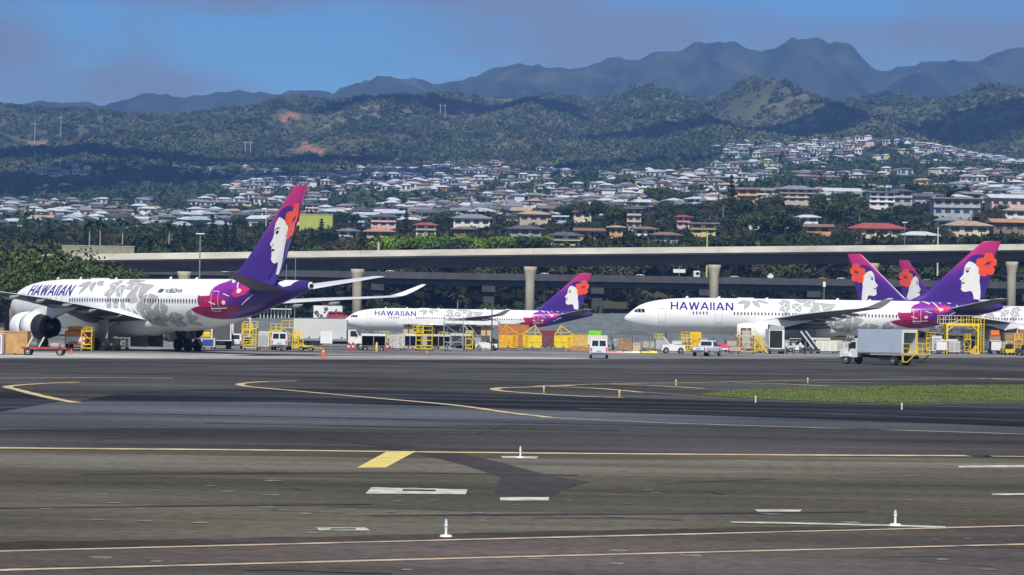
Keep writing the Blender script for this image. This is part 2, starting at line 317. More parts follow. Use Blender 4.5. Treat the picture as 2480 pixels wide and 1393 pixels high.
for k in range(70):                                    # flecks of paint and grit lying on the old asphalt
    x, y = random.uniform(0, 2480), random.choice((random.uniform(1135, 1270), random.uniform(1180, 1390))); c = gp(x, y); w = random.uniform(.08, .3)
    sheet('paint_fleck', [(c.x+w*math.cos(t)*random.uniform(.5, 1.2), c.y+w*.8*math.sin(t)*random.uniform(.5, 1.2)) for t in np.arange(0, 6.2, 1.05)], .017, M('paint_fleck', (.2, .19, .17), .85, 0, .4), ground)
CRK = M('sealed_crack', (.035, .033, .032), .8, 0, .3, 1); RUB = M('rubber_mark', (.045, .044, .045), .85, 0, .5, .3)
for k in range(16):                                    # sealed cracks and old joints in the asphalt
    x, y = random.uniform(0, 2480), random.choice((random.uniform(1140, 1265), random.uniform(1030, 1080), random.uniform(1290, 1385), random.uniform(1140, 1265))); dx = random.uniform(60, 420); dy = random.uniform(-22, 14)
    ribbon('sealed_crack', [(x, y), (x+dx*.3, y+dy*.3+random.uniform(-3, 3)), (x+dx*.65, y+dy*.6+random.uniform(-3, 3)), (x+dx, y+dy)], random.uniform(.04, .10), CRK, .0205)
for a, w in (([(300, 955), (700, 952), (1200, 962)], .8), ([(200, 1000), (800, 1012), (1500, 1030), (2200, 1042)], .6), ([(1400, 990), (1900, 1000), (2480, 1020)], 1.0), ([(500, 1025), (1000, 1035), (1500, 1043)], .5), ([(0, 885), (700, 890), (1500, 893), (2400, 896)], 2.2), ([(100, 905), (800, 902), (1200, 904)], 1.4), ([(200, 1150), (900, 1146), (1400, 1152)], .3), ([(900, 1250), (1500, 1246), (2100, 1240)], .35), ([(0, 1232), (500, 1226), (900, 1222)], .3)):
    ribbon('rubber_mark', a, w, RUB, .0165)
GRASS = M('grass_soil', (.100, .124, .032), .95, 0, .3, .6)
gpoly = [(1690, 957), (1760, 948), (1900, 941), (2100, 936.5), (2300, 934), (2480, 932.5), (2900, 930), (2900, 968), (2480, 972), (2300, 976), (2150, 977), (2000, 974), (1850, 968), (1740, 961)]
gisl = sheet('grass_island', P(*gpoly), .03, GRASS); tag(gisl, 'long green grass island between the taxiways on the right')
ribbon('pale_grass_rim', [(1560, 950), (1700, 961), (1850, 969.5), (2000, 975.5), (2150, 978.5), (2300, 977.5), (2480, 973.5), (2900, 969)], .5, M('pale_grass_rim', (.19, .19, .165), .85, 0, .3), .016)
def inpoly(x, y, p):
    c = False
    for i in range(len(p)):
        a, b = p[i], p[i-1]
        if (a[1] > y) != (b[1] > y) and x < (b[0]-a[0])*(y-a[1])/(b[1]-a[1]) + a[0]: c = not c
    return c
V, T, Cc = [], [], []
gpw = [(p.x, p.y) for p in P(*gpoly)]; bx = [p[0] for p in gpw]; by = [p[1] for p in gpw]
while len(T) < 26000:
    x, y = random.uniform(min(bx), min(max(bx), 45)), random.uniform(min(by), max(by))
    if not inpoly(x, y, gpw): continue
    h = random.uniform(.04, .10); a = random.uniform(0, 6.28); w = .05; k = len(V)
    V += [(x-w*math.cos(a), y-w*math.sin(a), .02), (x+w*math.cos(a), y+w*math.sin(a), .02), (x+random.uniform(-.05, .05), y+random.uniform(-.05, .05), h)]; T.append((k, k+1, k+2))
    c = random.uniform(.75, 1.25)*(1 + .45*mnoise.noise(Vector((x/6, y/4, 0)))); Cc += [(.130*c, .160*c, .042*c)]*3
tag(mesh_obj('grass', fast_mesh('grass', V, T, Cc, VM('grass_blades'))), 'short green grass growing on the taxiway island', 'grass', kind='stuff')
# ------------------------------------------------------------------ hills
PXC = [-900, 0, 620, 1240, 1860, 2480, 3400]
ROWS = [(585, None, [0]*7), (625, None, [2.5]*7), (660, None, [8]*7), (700, [628, 628, 622, 615, 610, 605, 600], None), (850, [600, 602, 596, 588, 580, 575, 575], None),
 (1000, [585, 585, 580, 560, 530, 545, 545], None), (1120, [575, 572, 562, 542, 494, 505, 510], None), (1250, [570, 565, 552, 533, 500, 503, 505], None), (1500, [555, 545, 530, 510, 478, 480, 490], None),
 (2000, [520, 505, 480, 460, 430, 430, 440], None), (2500, [480, 460, 440, 425, 385, 395, 400], None), (3000, [420, 405, 395, 400, 342, 352, 360], None), (3600, [340, 335, 325, 330, 285, 295, 310], None)]
RIDGE = [(-900, 262), (0, 262), (120, 264), (300, 266), (500, 262), (600, 250), (650, 244), (700, 241), (780, 248), (900, 252), (960, 242), (1050, 226), (1150, 232), (1280, 227), (1450, 222), (1540, 206), (1620, 222), (1700, 240), (1800, 222), (1900, 220), (2000, 238), (2100, 220), (2180, 224), (2300, 242), (2400, 228), (2480, 238), (3400, 240)]
MOUNT = [(-900, 250), (0, 258), (60, 258), (95, 247), (140, 256), (280, 252), (350, 225), (420, 231), (500, 232), (560, 228), (640, 236), (740, 225), (800, 229), (840, 207), (900, 205), (990, 190), (1060, 206), (1100, 192), (1180, 171), (1230, 160), (1290, 172), (1360, 163), (1420, 165), (1460, 150), (1540, 152), (1640, 121), (1700, 109), (1760, 107), (1800, 125), (1860, 116), (1910, 94), (1975, 89), (2040, 110), (2090, 153), (2130, 178), (2210, 148), (2290, 160), (2400, 141), (2480, 121), (3400, 130)]
def zrow(D, px, py): return CH + (YH + (px-1240)*ROLL - py)/F*D
TD, TZ = [], []; PXG = np.arange(-900, 3401, 20.)
for D, ys, zs in ROWS:
    TD.append(D); TZ.append(np.interp(PXG, PXC, zs) if zs else np.array([zrow(D, p, np.interp(p, PXC, ys)) for p in PXG]))
rz_ = np.array([zrow(4300, p, np.interp(p, *zip(*RIDGE)) + 6) for p in PXG]); mz_ = np.array([zrow(6900, p, np.interp(p, *zip(*MOUNT))) for p in PXG])
for D, z in ((4300, rz_), (4900, rz_*.82), (5500, mz_*.50), (6300, mz_*.80), (6900, mz_), (7500, mz_*.8)): TD.append(D); TZ.append(z)
TD = np.array(TD, float); TZ = np.array(TZ)
def terr(x, D):
    px = min(max(1240 + F*x/D, -900), 3399); j = (px+900)/20.; j0 = int(j); t = j-j0
    i = min(max(int(np.searchsorted(TD, D, 'right'))-1, 0), len(TD)-2); s = min(max((D-TD[i])/(TD[i+1]-TD[i]), 0), 1)
    a = TZ[i][j0]*(1-t) + TZ[i][min(j0+1, len(PXG)-1)]*t; b = TZ[i+1][j0]*(1-t) + TZ[i+1][min(j0+1, len(PXG)-1)]*t
    z = a*(1-s)+b*s
    if D > 700:
        amp = np.interp(D, [700, 1300, 2400, 3000, 3900, 4300, 4800, 5600, 6600, 6900, 7500], [0, 2, 5, 26, 44, 11, 30, 70, 60, 13, 50])
        n = mnoise.fractal(Vector((x/420, D/900, 1.7)), 1.0, 2.0, 4); r = 1-abs(mnoise.noise(Vector((x/230+.3*n, D/1300, 5.2))))*2
        if D > 4500: r = .55*r + .45*(1-abs(mnoise.noise(Vector((x/95+.5*n, D/700, 9.1))))*2)
        z += amp*(.8*n + .9*(r-.35))
        if D > 4500: z += 11*mnoise.fractal(Vector((x/62, D/160, 6.6)), .8, 2.0, 5) + (11*(.5-2*abs(mnoise.noise(Vector((x/70, D/300, 2.1))))) if D > 6000 else 0)
    return z
DS = list(np.arange(585, 1300, 14)) + list(np.arange(1300, 4700, 24)) + list(np.arange(4700, 7500, 50)); PS = np.arange(-880, 3381, 15.)
NV = len(PS); TV = np.zeros((len(DS)*NV, 3)); TC = np.zeros((len(DS)*NV, 3))
SOIL = [(702, 288, 26, 14), (735, 352, 22, 9), (765, 366, 24, 8), (795, 382, 22, 7), (95, 347, 26, 6), (130, 352, 30, 5)]
def proj(x, D, z):
    t = (z-CH); c, s = math.cos(PITCH), math.sin(PITCH); cz = D*c + t*s; cy = -D*s + t*c; u, v = F*x/cz, -F*cy/cz
    return 1240 + u*math.cos(ROLL) - v*math.sin(ROLL), 696.5 + u*math.sin(ROLL) + v*math.cos(ROLL)
soilpts = []
for i, D in enumerate(DS):
    for j, p in enumerate(PS):
        x = (p-1240)/F*D; z = terr(x, D); TV[i*NV+j] = (x, D, z)
        n = mnoise.fractal(Vector((x/160, D/260, 3)), 1.0, 2.0, 4)
        if D < 1300: c = np.array((.035, .045, .018)) + max(0, n)*np.array((.09, .06, .035))
        elif D < 2900: c = np.array((.035, .055, .022)) + max(0, n)*np.array((.05, .05, .02))
        elif D < 4900: c = np.array((.085, .098, .042)) + max(0, n)*np.array((.15, .115, .07))
        else: n2 = 1-2*abs(mnoise.noise(Vector((x/70+.6*n, D/500, 9.1)))); c = np.array((.016, .026, .020)) + max(0, n)*np.array((.07, .05, .04)) + max(0, n2)*np.array((.03, .034, .018))
        if 2600 < D < 4600:
            a, b = proj(x, D, z)
            for sx, sy, w, h in SOIL:
                if ((a-sx)/w)**2 + ((b-sy)/h)**2 < 1: c = np.array((.36, .17, .10)) if sx > 200 else np.array((.26, .17, .10)); soilpts.append((x, D))
        TC[i*NV+j] = c
ii = np.arange((len(DS)-1)*NV).reshape(-1, NV)[:, :-1].ravel()
hs_ = mesh_obj('hillside', fast_mesh('hillside', TV, np.stack([ii, ii+1, ii+NV+1, ii+NV], 1), TC, VM('hill_earth'), 4)); tag(hs_, 'hillside rising from the highway to the wooded hills and the far mountain ridge', kind='structure')
hs_.data.polygons.foreach_set('use_smooth', [True]*len(hs_.data.polygons))
soilset = {(round(x/30), round(D/30)) for x, D in soilpts}
def hit(px, py, D0=640, D1=5000):
    x, y, q = ray(px, py); D = D0
    while D < D1:
        k = D/y; z = CH+q*k
        if z <= terr(x*k, D): return Vector((x*k, D, terr(x*k, D)))
        D += 3 if D < 1300 else 8
    return None
# ---- far woods: thousands of crowns in one mass
def crowns(name, pts, rad, hgt, cols, label, ntri=34, mat='foliage_mass', tri=.62):
    n = len(pts); pts = np.array(pts); rad = np.array(rad)[:, None]; hgt = np.array(hgt)[:, None]
    d = np.random.normal(size=(n, ntri, 3)); d /= np.linalg.norm(d, axis=2, keepdims=True); d[:, :, 2] = np.abs(d[:, :, 2])*1.15 - .25
    rr = np.random.uniform(.72, 1.08, (n, ntri))
    c = np.stack([pts[:, 0:1] + d[..., 0]*rr*rad, pts[:, 1:2] + d[..., 1]*rr*rad, pts[:, 2:3] + (d[..., 2]+.35)*rr*hgt*.75], 2)
    sz = (rad*tri)[..., None]
    v = np.stack([c + np.random.normal(size=c.shape)*sz*.75 for _ in range(3)], 2)
    col = np.repeat(np.array(cols)[:, None, :], ntri, 1)*np.random.uniform(.8, 1.2, (n, ntri, 1)); col = np.repeat(col[:, :, None, :], 3, 2)
    m = v.reshape(-1, 3); o = mesh_obj(name, fast_mesh(name, m, np.arange(len(m)).reshape(-1, 3), col.reshape(-1, 3), VM(mat, .95, .08)))
    return tag(o, label, 'trees', kind='stuff')
GREENS = [(.050, .075, .024), (.075, .105, .034), (.038, .060, .024), (.105, .125, .045), (.120, .118, .065), (.145, .12, .085), (.07, .095, .042)]
def shade(c, k=.25): r = random.uniform(1-k, 1+k); return tuple(a*r for a in c)
pts, rad, hg, cl = [], [], [], []
while len(pts) < 17000:
    D = math.sqrt(random.uniform(2750**2, 4450**2)); p = random.uniform(-500, 2980); x = (p-1240)/F*D
    if (round(x/30), round(D/30)) in soilset: continue
    n = mnoise.fractal(Vector((x/150, D/260, 8)), 1.0, 2.0, 3)
    if n < -.35 and random.random() < .75: continue
    r = random.uniform(3, 8.5); pts.append((x, D, terr(x, D)-1)); rad.append(r); hg.append(r*random.uniform(.7, 1.2))
    m2 = mnoise.fractal(Vector((x/90, D/160, 4)), 1.0, 2.0, 3); k = 4 if n < -.05 else 0; tone = 1 + .55*m2; cl.append(tuple(a*tone for a in shade(GREENS[random.choice((k, k, k, 1, 3 if m2 > 0 else 6, 5 if n < .1 else 1, 6))], .18)))
crowns('hill_woodland', pts, rad, hg, cl, 'grey green scrub and woodland covering the hills behind the town', 56, tri=.36)
# ---- pieces for single trees
def leaf_mesh(name, lumps, nleaf, size, col, var=.3):
    v, q, c = [], [], []
    per = nleaf//len(lumps)
    for (x, y, z, a, b) in lumps:
        d = np.random.normal(size=(per, 3)); d /= np.linalg.norm(d, axis=1, keepdims=True); r = np.random.uniform(.55, 1.05, (per, 1))
        ctr = np.array((x, y, z)) + d*r*np.array((a, a, b)); tone = random.uniform(1-var, 1+var)
        for k in range(per):
            nrm = Vector(d[k] + np.random.normal(size=3)*.5 + np.array((0, 0, .35))); m = nrm.to_track_quat('Z', 'Y').to_matrix() @ Matrix.Rotation(random.uniform(0, 6.28), 3, 'Z')
            s = size*random.uniform(.6, 1.3); o = len(v)
            for e in ((-s, 0), (0, -s*.55), (s, 0), (0, s*.55)): v.append(tuple(Vector(ctr[k]) + m @ Vector((e[0], e[1], random.uniform(-.1, .1)*s))))
            q.append((o, o+1, o+2, o+3)); t = tone*random.uniform(.75, 1.25); c += [(col[0]*t, col[1]*t, col[2]*t)]*4
    return fast_mesh(name, v, q, c, VM('leaves', .8, .2), 4)
BARK = M('bark', (.16, .12, .085), .9, 0, .3, 3); PALMBARK = M('palm_bark', (.36, .33, .28), .9, 0, .25, 4)
def branches(h, r, spread, n=5):
    b = MB(); b.cyl((0, 0, -2), (0, 0, h*.45), r, r*.7, 8)
    for k in range(n):
        a = 6.283*k/n + random.uniform(-.4, .4); b.cyl((0, 0, h*random.uniform(.3, .45)), (spread*.55*math.cos(a), spread*.55*math.sin(a), h*random.uniform(.6, .82)), r*.5, r*.15, 6)
    return b
def broad_proto(h, w, col, n=1500, leaf=.5, lumps=16):
    ls = []
    for k in range(lumps):
        a = random.uniform(0, 6.283); rr = w/2*math.sqrt(random.random())*.8; z = h*(.5 + .36*random.random()*(1-(rr/(w/2))**2*.5))
        s = w*random.uniform(.13, .22); ls.append((rr*math.cos(a), rr*math.sin(a), z, s, s*.8))
    ls.append((0, 0, h*.68, w*.24, h*.2)); return leaf_mesh('crown', ls, n, leaf, col), branches(h, w*.03, w).mesh('trunk', BARK)
def pine_proto(h, w, col):
    ls = []; t = 13
    for k in range(t):
        z = h*(.15 + .82*k/(t-1)); rr = w/2*(1-k/(t))**.8*random.uniform(.8, 1.1)
        for j in range(6):
            a = 6.283*j/6 + k*.5; ls.append((rr*.55*math.cos(a), rr*.55*math.sin(a), z - rr*.1, max(rr*.42, .12), .22))
        ls.append((0, 0, z, rr*.35+.1, .4))
    b = MB(); b.cyl((0, 0, -2), (0, 0, h*.97), w*.035, .03, 7); return leaf_mesh('crown', ls, 1600, .32, col, .2), b.mesh('trunk', BARK)
def palm_proto(h, col):
    v, q, c = [], [], []
    for k in range(22):
        a = 6.283*k/22 + random.uniform(-.15, .15); el = random.uniform(-.2, 1.2); Ln = random.uniform(2.2, 3.0); dx, dy = math.cos(a), math.sin(a); prev = None
        for s in range(7):
            t = s/6; r = Ln*t*math.cos(el*.6); z = h + Ln*t*math.sin(el) - 1.5*t*t; w = .42*(1-t*.75)
            for sd in (-1, 1):
                if s < 6:
                    t2 = (s+1)/6; r2 = Ln*t2*math.cos(el*.6); z2 = h + Ln*t2*math.sin(el) - 1.5*t2*t2; o = len(v)
                    v += [(r*dx, r*dy, z), (r2*dx, r2*dy, z2), (r2*dx - sd*w*dy, r2*dy + sd*w*dx, z2-.28), (r*dx - sd*w*dy, r*dy + sd*w*dx, z-.28)]
                    q.append((o, o+1, o+2, o+3)); g = random.uniform(.7, 1.3); c += [tuple(u*g for u in col)]*4
    b = MB(); b.cyl((0, 0, -2), (.1, 0, h*.5), .24, .17, 9); b.cyl((.1, 0, h*.5), (0, 0, h), .17, .13, 9)
    return fast_mesh('crown', v, q, c, VM('leaves', .8, .2), 4), b.mesh('trunk', PALMBARK)
BROAD = [broad_proto(9, 11, (.045, .075, .02)), broad_proto(10, 10, (.035, .06, .02)), broad_proto(8, 12, (.055, .08, .022)), broad_proto(11, 9, (.03, .052, .02))]
BUSH = [broad_proto(13, 15, (.062, .095, .022), 4200, .42, 30), broad_proto(12, 16, (.075, .105, .026), 4200, .42, 30), broad_proto(12, 13, (.055, .085, .02), 3600, .42, 26)]
LIME = [broad_proto(8, 11, (.12, .19, .02), 1700, .45, 18), broad_proto(8.5, 10, (.10, .17, .02), 1700, .45, 18)]
PINE = [pine_proto(13, 5, (.022, .040, .02)), pine_proto(12, 3.4, (.02, .036, .018))]
PALM = [palm_proto(10, (.04, .06, .022)), palm_proto(9, (.045, .065, .024))]
OLIVET = [broad_proto(8, 9, (.075, .07, .035), 1300, .45, 14)]
def tree(name, label, proto, loc, k=1.0, kz=None, group=None):
    o = thing(name, label, 'tree', loc, random.uniform(0, 6.28), group); o.scale = (k, k, kz or k)
    mesh_obj('crown', proto[0], o); mesh_obj('trunk', proto[1], o); return o
# big leafy trees in front of the viaduct at far left
for i, (px, top, D, w, kk, lb) in enumerate(((20, 590, 425, 1.1, 0, 'rounded leafy tree at the left edge above the first airliner\'s engine'), (120, 598, 418, 1.15, 1, 'wide bright green leafy tree below the beige wall at left'), (205, 622, 412, 1.0, 0, 'leafy tree over the lettering of the nearest airliner'), (285, 640, 408, .85, 2, 'smaller leafy tree right of the green clump behind the first airliner'),
        (-70, 600, 422, 1.2, 1, 'leafy tree cut by the left picture edge'), (60, 640, 400, .8, 2, 'low dark leafy tree just above the nearest airliner\'s nose'), (350, 664, 415, .6, 0, 'low bush at the right end of the green clump on the left'))):
    p = at(px, top, D); h = p.z; hh = (13, 12, 12)[kk]; tree('leafy_tree', lb, BUSH[kk], (p.x, D, 0), w, h/(hh*.98), 'leafy trees in front of the viaduct')
# ------------------------------------------------------------------ viaducts
CREAM = M('cream_concrete', (.66, .62, .52), .8, 0, .24, .35, .2, .1, 0, (.3, 1, 1.5)); GIRD = M('shaded_girder_concrete', (.085, .085, .093), .85, 0, .25, .3, .2, 0, 0, (.25, 1, 1))  # girder concrete coloured dark for the shade under the deck overhang
COLM = M('column_concrete', (.42, .38, .29), .8, 0, .16, .8, .2, .1, 0, (1, 1, .25)); PIERM = M('pier_concrete', (.06, .06, .062), .85, 0, .25, .5)  # pier colour darkened for the shade below the decks
via = thing('elevated_viaduct', 'tall cream parapet viaduct on flared columns crossing the whole picture', 'viaduct', (0, 0, 0))
def vpt(px): D = 560 + 42*(px/2480.); return at(px, np.interp(px, [-900, 220, 1240, 2480, 3400], [627.5, 615, 602, 591, 583]), D)
CP = [-830, -400, 30, 452, 873, 1293, 1740, 2125, 2463, 2840, 3300]
for i in range(len(CP) - 1):
    a, b = vpt(CP[i]), vpt(CP[i+1]); d = (b-a); d.z = 0; d.normalize(); n = Vector((-d.y, d.x, 0)); a = a + d*.03; b = b - d*.03
    def sec(off, dz): return [Vector((p.x, p.y, p.z+dz)) + n*off for p in (a, b)]
    m = MB()
    pr = [(0, 0), (0, -1.45), (.35, -1.5), (.35, 0)]
    m.loft([[sec(o, z)[0] for o, z in pr], [sec(o, z)[1] for o, z in pr]]); m.build('parapet', CREAM, via)
    m = MB(); pr = [(9.2, 0), (9.2, -1.45), (9.55, -1.45), (9.55, 0)]
    m.loft([[sec(o, z)[0] for o, z in pr], [sec(o, z)[1] for o, z in pr]]); m.build('parapet', CREAM, via)
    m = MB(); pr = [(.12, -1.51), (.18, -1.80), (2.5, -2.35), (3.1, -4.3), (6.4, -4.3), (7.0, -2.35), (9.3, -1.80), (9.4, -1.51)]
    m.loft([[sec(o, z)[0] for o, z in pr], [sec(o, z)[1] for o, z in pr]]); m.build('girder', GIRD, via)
    if i:
        c = sec(4.75, 0)[0]; zt = c.z - 4.3; m = MB(); n_ = 16
        prof = [(-1, 1.1), (zt-4.2, 1.1), (zt-3.0, 1.12), (zt-1.0, 1.5), (zt-.02, 1.65)]
        m.loft([[(c.x+r*math.cos(2*math.pi*k/n_), c.y-2.2+r*math.sin(2*math.pi*k/n_), z) for k in range(n_)] for z, r in prof]); m.build('column', COLM, via, smooth=True)
hw = thing('highway_bridge', 'lower dark highway bridge on square piers behind the viaduct', 'bridge', (0, 0, 0))
HD, HZ = 642, 15.6; HP = [-1150, -900, -640, -380, -125, 135, 395, 655, 917, 1184, 1445, 1705, 1965, 2225, 2482, 2740, 3000, 3250]
HC = M('bridge_concrete', (.075, .075, .085), .85, 0, .2, .4); HB = M('bridge_beam_concrete', (.13, .135, .15), .85, 0, .2, .4)  # bridge concrete darkened, shade under the viaduct put into the colour
for i in range(len(HP)-1):
    x0, x1 = (HP[i]-1240)/F*HD, (HP[i+1]-1240)/F*HD
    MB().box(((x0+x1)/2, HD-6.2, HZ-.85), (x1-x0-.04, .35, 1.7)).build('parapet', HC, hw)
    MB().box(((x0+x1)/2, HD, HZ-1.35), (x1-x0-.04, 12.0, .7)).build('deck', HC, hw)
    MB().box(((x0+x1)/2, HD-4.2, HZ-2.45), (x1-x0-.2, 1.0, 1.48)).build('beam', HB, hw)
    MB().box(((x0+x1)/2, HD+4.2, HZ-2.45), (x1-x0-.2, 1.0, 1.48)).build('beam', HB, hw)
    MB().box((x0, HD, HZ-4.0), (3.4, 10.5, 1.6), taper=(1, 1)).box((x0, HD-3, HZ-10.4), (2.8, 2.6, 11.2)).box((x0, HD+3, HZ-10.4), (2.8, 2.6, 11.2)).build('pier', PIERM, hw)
# ------------------------------------------------------------------ cars seen on the bridge and behind the fence
def car(label, loc, rz, col, name='car', cat='car', kind='sedan', group=None, wins=True):
    t = thing(name, label, cat, loc, rz, group)
    if kind == 'sedan': Ln, Wd, z0, zb, zt, g = 4.5, 1.75, .28, .85, 1.42, (-1.7, -.95, .55, 1.25)
    elif kind == 'suv': Ln, Wd, z0, zb, zt, g = 4.9, 1.95, .42, 1.12, 1.85, (-2.42, -2.2, .55, 1.35)
    elif kind == 'van': Ln, Wd, z0, zb, zt, g = 5.5, 2.0, .42, 1.25, 2.12, (-2.72, -2.55, 1.0, 1.75)
    else: Ln, Wd, z0, zb, zt, g = 5.7, 2.0, .5, 1.18, 1.92, (-.35, -.2, .95, 1.6)
    L2, w = Ln/2, Wd/2; b = MB()
    def ring(x, hw_, zl, zu, inset=.1): return [(x, -hw_+.05, zl), (x, -hw_, zl+.18), (x, -hw_, zu-.18), (x, -hw_+inset, zu), (x, hw_-inset, zu), (x, hw_, zu-.18), (x, hw_, zl+.18), (x, hw_-.05, zl)]
    hood = zb-.02 if kind in ('pickup', 'van') else zb
    b.loft([ring(-L2, w*.93, z0+.08, zb-.06), ring(-L2+.12, w, z0, zb), ring(g[2], w, z0, zb), ring(g[3], w, z0, zb), ring(L2-.5, w*.98, z0, hood-.05), ring(L2-.08, w*.93, z0+.05, hood-.16), ring(L2, w*.88, z0+.12, hood-.28)])
    b.build('body', col, t, smooth=False)
    c = MB(); k = .82; ra = [(g[0], w*.95, zb-.01), (g[1], w*k, zt), (g[2], w*k, zt), (g[3], w*.93, zb-.01)]
    c.loft([[(ra[0][0], -ra[0][1], ra[0][2]), (ra[1][0], -ra[1][1], zt-.05), (ra[2][0], -ra[2][1], zt-.05), (ra[3][0], -ra[3][1], zb-.01)], [(ra[0][0], -ra[0][1]+.06, ra[0][2]), (ra[1][0], -ra[1][1]+.12, zt), (ra[2][0], -ra[2][1]+.12, zt), (ra[3][0], -ra[3][1]+.06, zb-.01)],
            [(ra[0][0], ra[0][1]-.06, ra[0][2]), (ra[1][0], ra[1][1]-.12, zt), (ra[2][0], ra[2][1]-.12, zt), (ra[3][0], ra[3][1]-.06, zb-.01)], [(ra[0][0], ra[0][1], ra[0][2]), (ra[1][0], ra[1][1], zt-.05), (ra[2][0], ra[2][1], zt-.05), (ra[3][0], ra[3][1], zb-.01)]])
    c.build('roof', col, t)
    def lerp(a, b, s): return a + (b-a)*s
    zl, zu = .12, .86
    for s in (-1, 1):                                   # side glass
        n = 2; x0l, x0u = lerp(g[0], g[1], zl), lerp(g[0], g[1], zu); x1l, x1u = lerp(g[3], g[2], zl), lerp(g[3], g[2], zu)
        yl, yu = lerp(w*.95, w*k, zl)+.012, lerp(w*.95, w*k, zu)+.012; zz0, zz1 = lerp(zb, zt-.05, zl), lerp(zb, zt-.05, zu)
        lo = [(x0l+.12, x0l+.12+(x1l-x0l-.24)*.48), (x0l+.12+(x1l-x0l-.24)*.54, x1l-.12)]; up = [(x0u+.08, x0u+.08+(x1u-x0u-.16)*.46), (x0u+.08+(x1u-x0u-.16)*.54, x1u-.08)]
        if kind == 'van': lo, up = lo[1:], up[1:]
        for (a0, a1), (c0, c1) in zip(lo, up): MB().add([(a0, s*yl, zz0), (a1, s*yl, zz0), (c1, s*yu, zz1), (c0, s*yu, zz1)], [(0, 1, 2, 3) if s < 0 else (3, 2, 1, 0)]).build('window', GLASS, t)
    for xa, xb, sg in ((g[0], g[1], -1), (g[3], g[2], 1)):
        xl, xu = lerp(xa, xb, .14)+sg*.015, lerp(xa, xb, .86)+sg*.015; zz0, zz1 = lerp(zb, zt, .14), lerp(zb, zt, .84)
        spans = [(-.74, .74)] if not (kind == 'van' and sg < 0) else [(-.78, -.06), (.06, .78)]
        for y0, y1 in spans:
            f = (0, 1, 2, 3) if sg < 0 else (3, 2, 1, 0)
            MB().add([(xl, -y0*w, zz0), (xl, -y1*w, zz0), (xu, -y1*w*.93, zz1), (xu, -y0*w*.93, zz1)], [f]).build('rear_window' if sg < 0 else 'windscreen', GLASS, t)
    r = .33 if kind == 'sedan' else .39
    for sx in (-.31, .32):
        for s in (-1, 1): wheel(t, (sx*Ln, s*(w-.11), r), r, .26)
    MB().rbox((-L2-.04, 0, z0+.16), (.18, Wd*.92, .2), .04).build('bumper', M('steel_blue_bumper', (.16, .2, .3), .4, .3), t); MB().rbox((L2+.0, 0, z0+.2), (.16, Wd*.9, .2), .04).build('bumper', DGREY, t)
    for s in (-1, 1):
        MB().box((-L2-.01, s*w*.83, zb-.25), (.06, .16, .34)).build('tail_light', RED, t); MB().box((L2-.02, s*w*.7, hood-.36), (.06, .3, .16)).build('headlight', ALU, t)
        MB().box((g[3]-.25, s*(w+.13), zb+.12), (.1, .18, .2)).build('wing_mirror', BLACK, t)
    MB().box((-L2-.015, 0, z0+.42), (.03, .5, .16)).build('licence_plate', GREY, t)
    if kind == 'pickup':
        MB().box((-L2+.9, 0, zb+.005), (1.7, Wd*.84, .02)).build('bed_floor', DGREY, t)
    return t
WHITEC = M('white_car_paint', (.74, .76, .78), .25, 0, .04, .6, .5); REDC = M('red_car_paint', (.5, .03, .04), .25); DRKC = M('dark_car_paint', (.05, .055, .065), .25); SILC = M('silver_car_paint', (.4, .42, .44), .3, .5)
for px, D, c, rz, lb in ((1552, 640, WHITEC, 0, 'white car on the highway bridge left of the white cab'), (1776, 640, WHITEC, math.pi, 'white car on the highway bridge just right of the central column'), (2038, 640, WHITEC, 0, 'white car on the highway bridge left of the first purple tail on the right'),
        (1993, 644, ORA, 0, 'orange and white car on the highway bridge right of centre'), (946, 640, WHITEC, 0, 'white car on the highway bridge above the far wingtip of the nearest airliner'), (1317, 641, WHITEC, math.pi, 'white car on the highway bridge right of the second full column'), (2245, 641, SILC, 0, 'silver car on the highway bridge between the right hand tails')):
    car(lb, ((px-1240)/F*D, D, HZ-1.0), rz, c, group='cars on the highway bridge')
t = thing('flatbed_truck', 'white cab flatbed truck crossing the highway bridge', 'truck', ((1665-1240)/F*641, 641, HZ-1.0), 0)
MB().rbox((2.3, 0, 1.6), (1.7, 2.2, 2.0), .15).build('cab', WHITEC, t); MB().box((2.5, -1.115, 1.9), (.9, .02, .75)).build('window', GLASS, t); MB().box((-1.2, 0, .95), (5.0, 2.2, .25)).build('flatbed', DGREY, t)
for x in (-2.6, 2.3):
    for s in (-1, 1): wheel(t, (x, s*.95, .45), .45, .28)
t = thing('road_sign', 'white rectangular road sign on a post above the highway bridge', 'sign', at(1645, 672, 648), 0)
MB().box((0, 0, 1.7), (3.2, .12, .95)).build('sign_panel', WHITE, t); MB().cyl((0, .1, -3.5), (0, .1, 3.0), .08).build('post', STEEL, t)
t = thing('road_sign', 'white diamond sign on the highway bridge right of centre', 'sign', at(1866, 672, 648), 0)
MB().box((0, 0, .25), (1.3, .08, 1.3), ry=.785).build('sign_panel', WHITE, t); MB().cyl((0, .1, -3), (0, .1, 0), .06).build('post', STEEL, t)
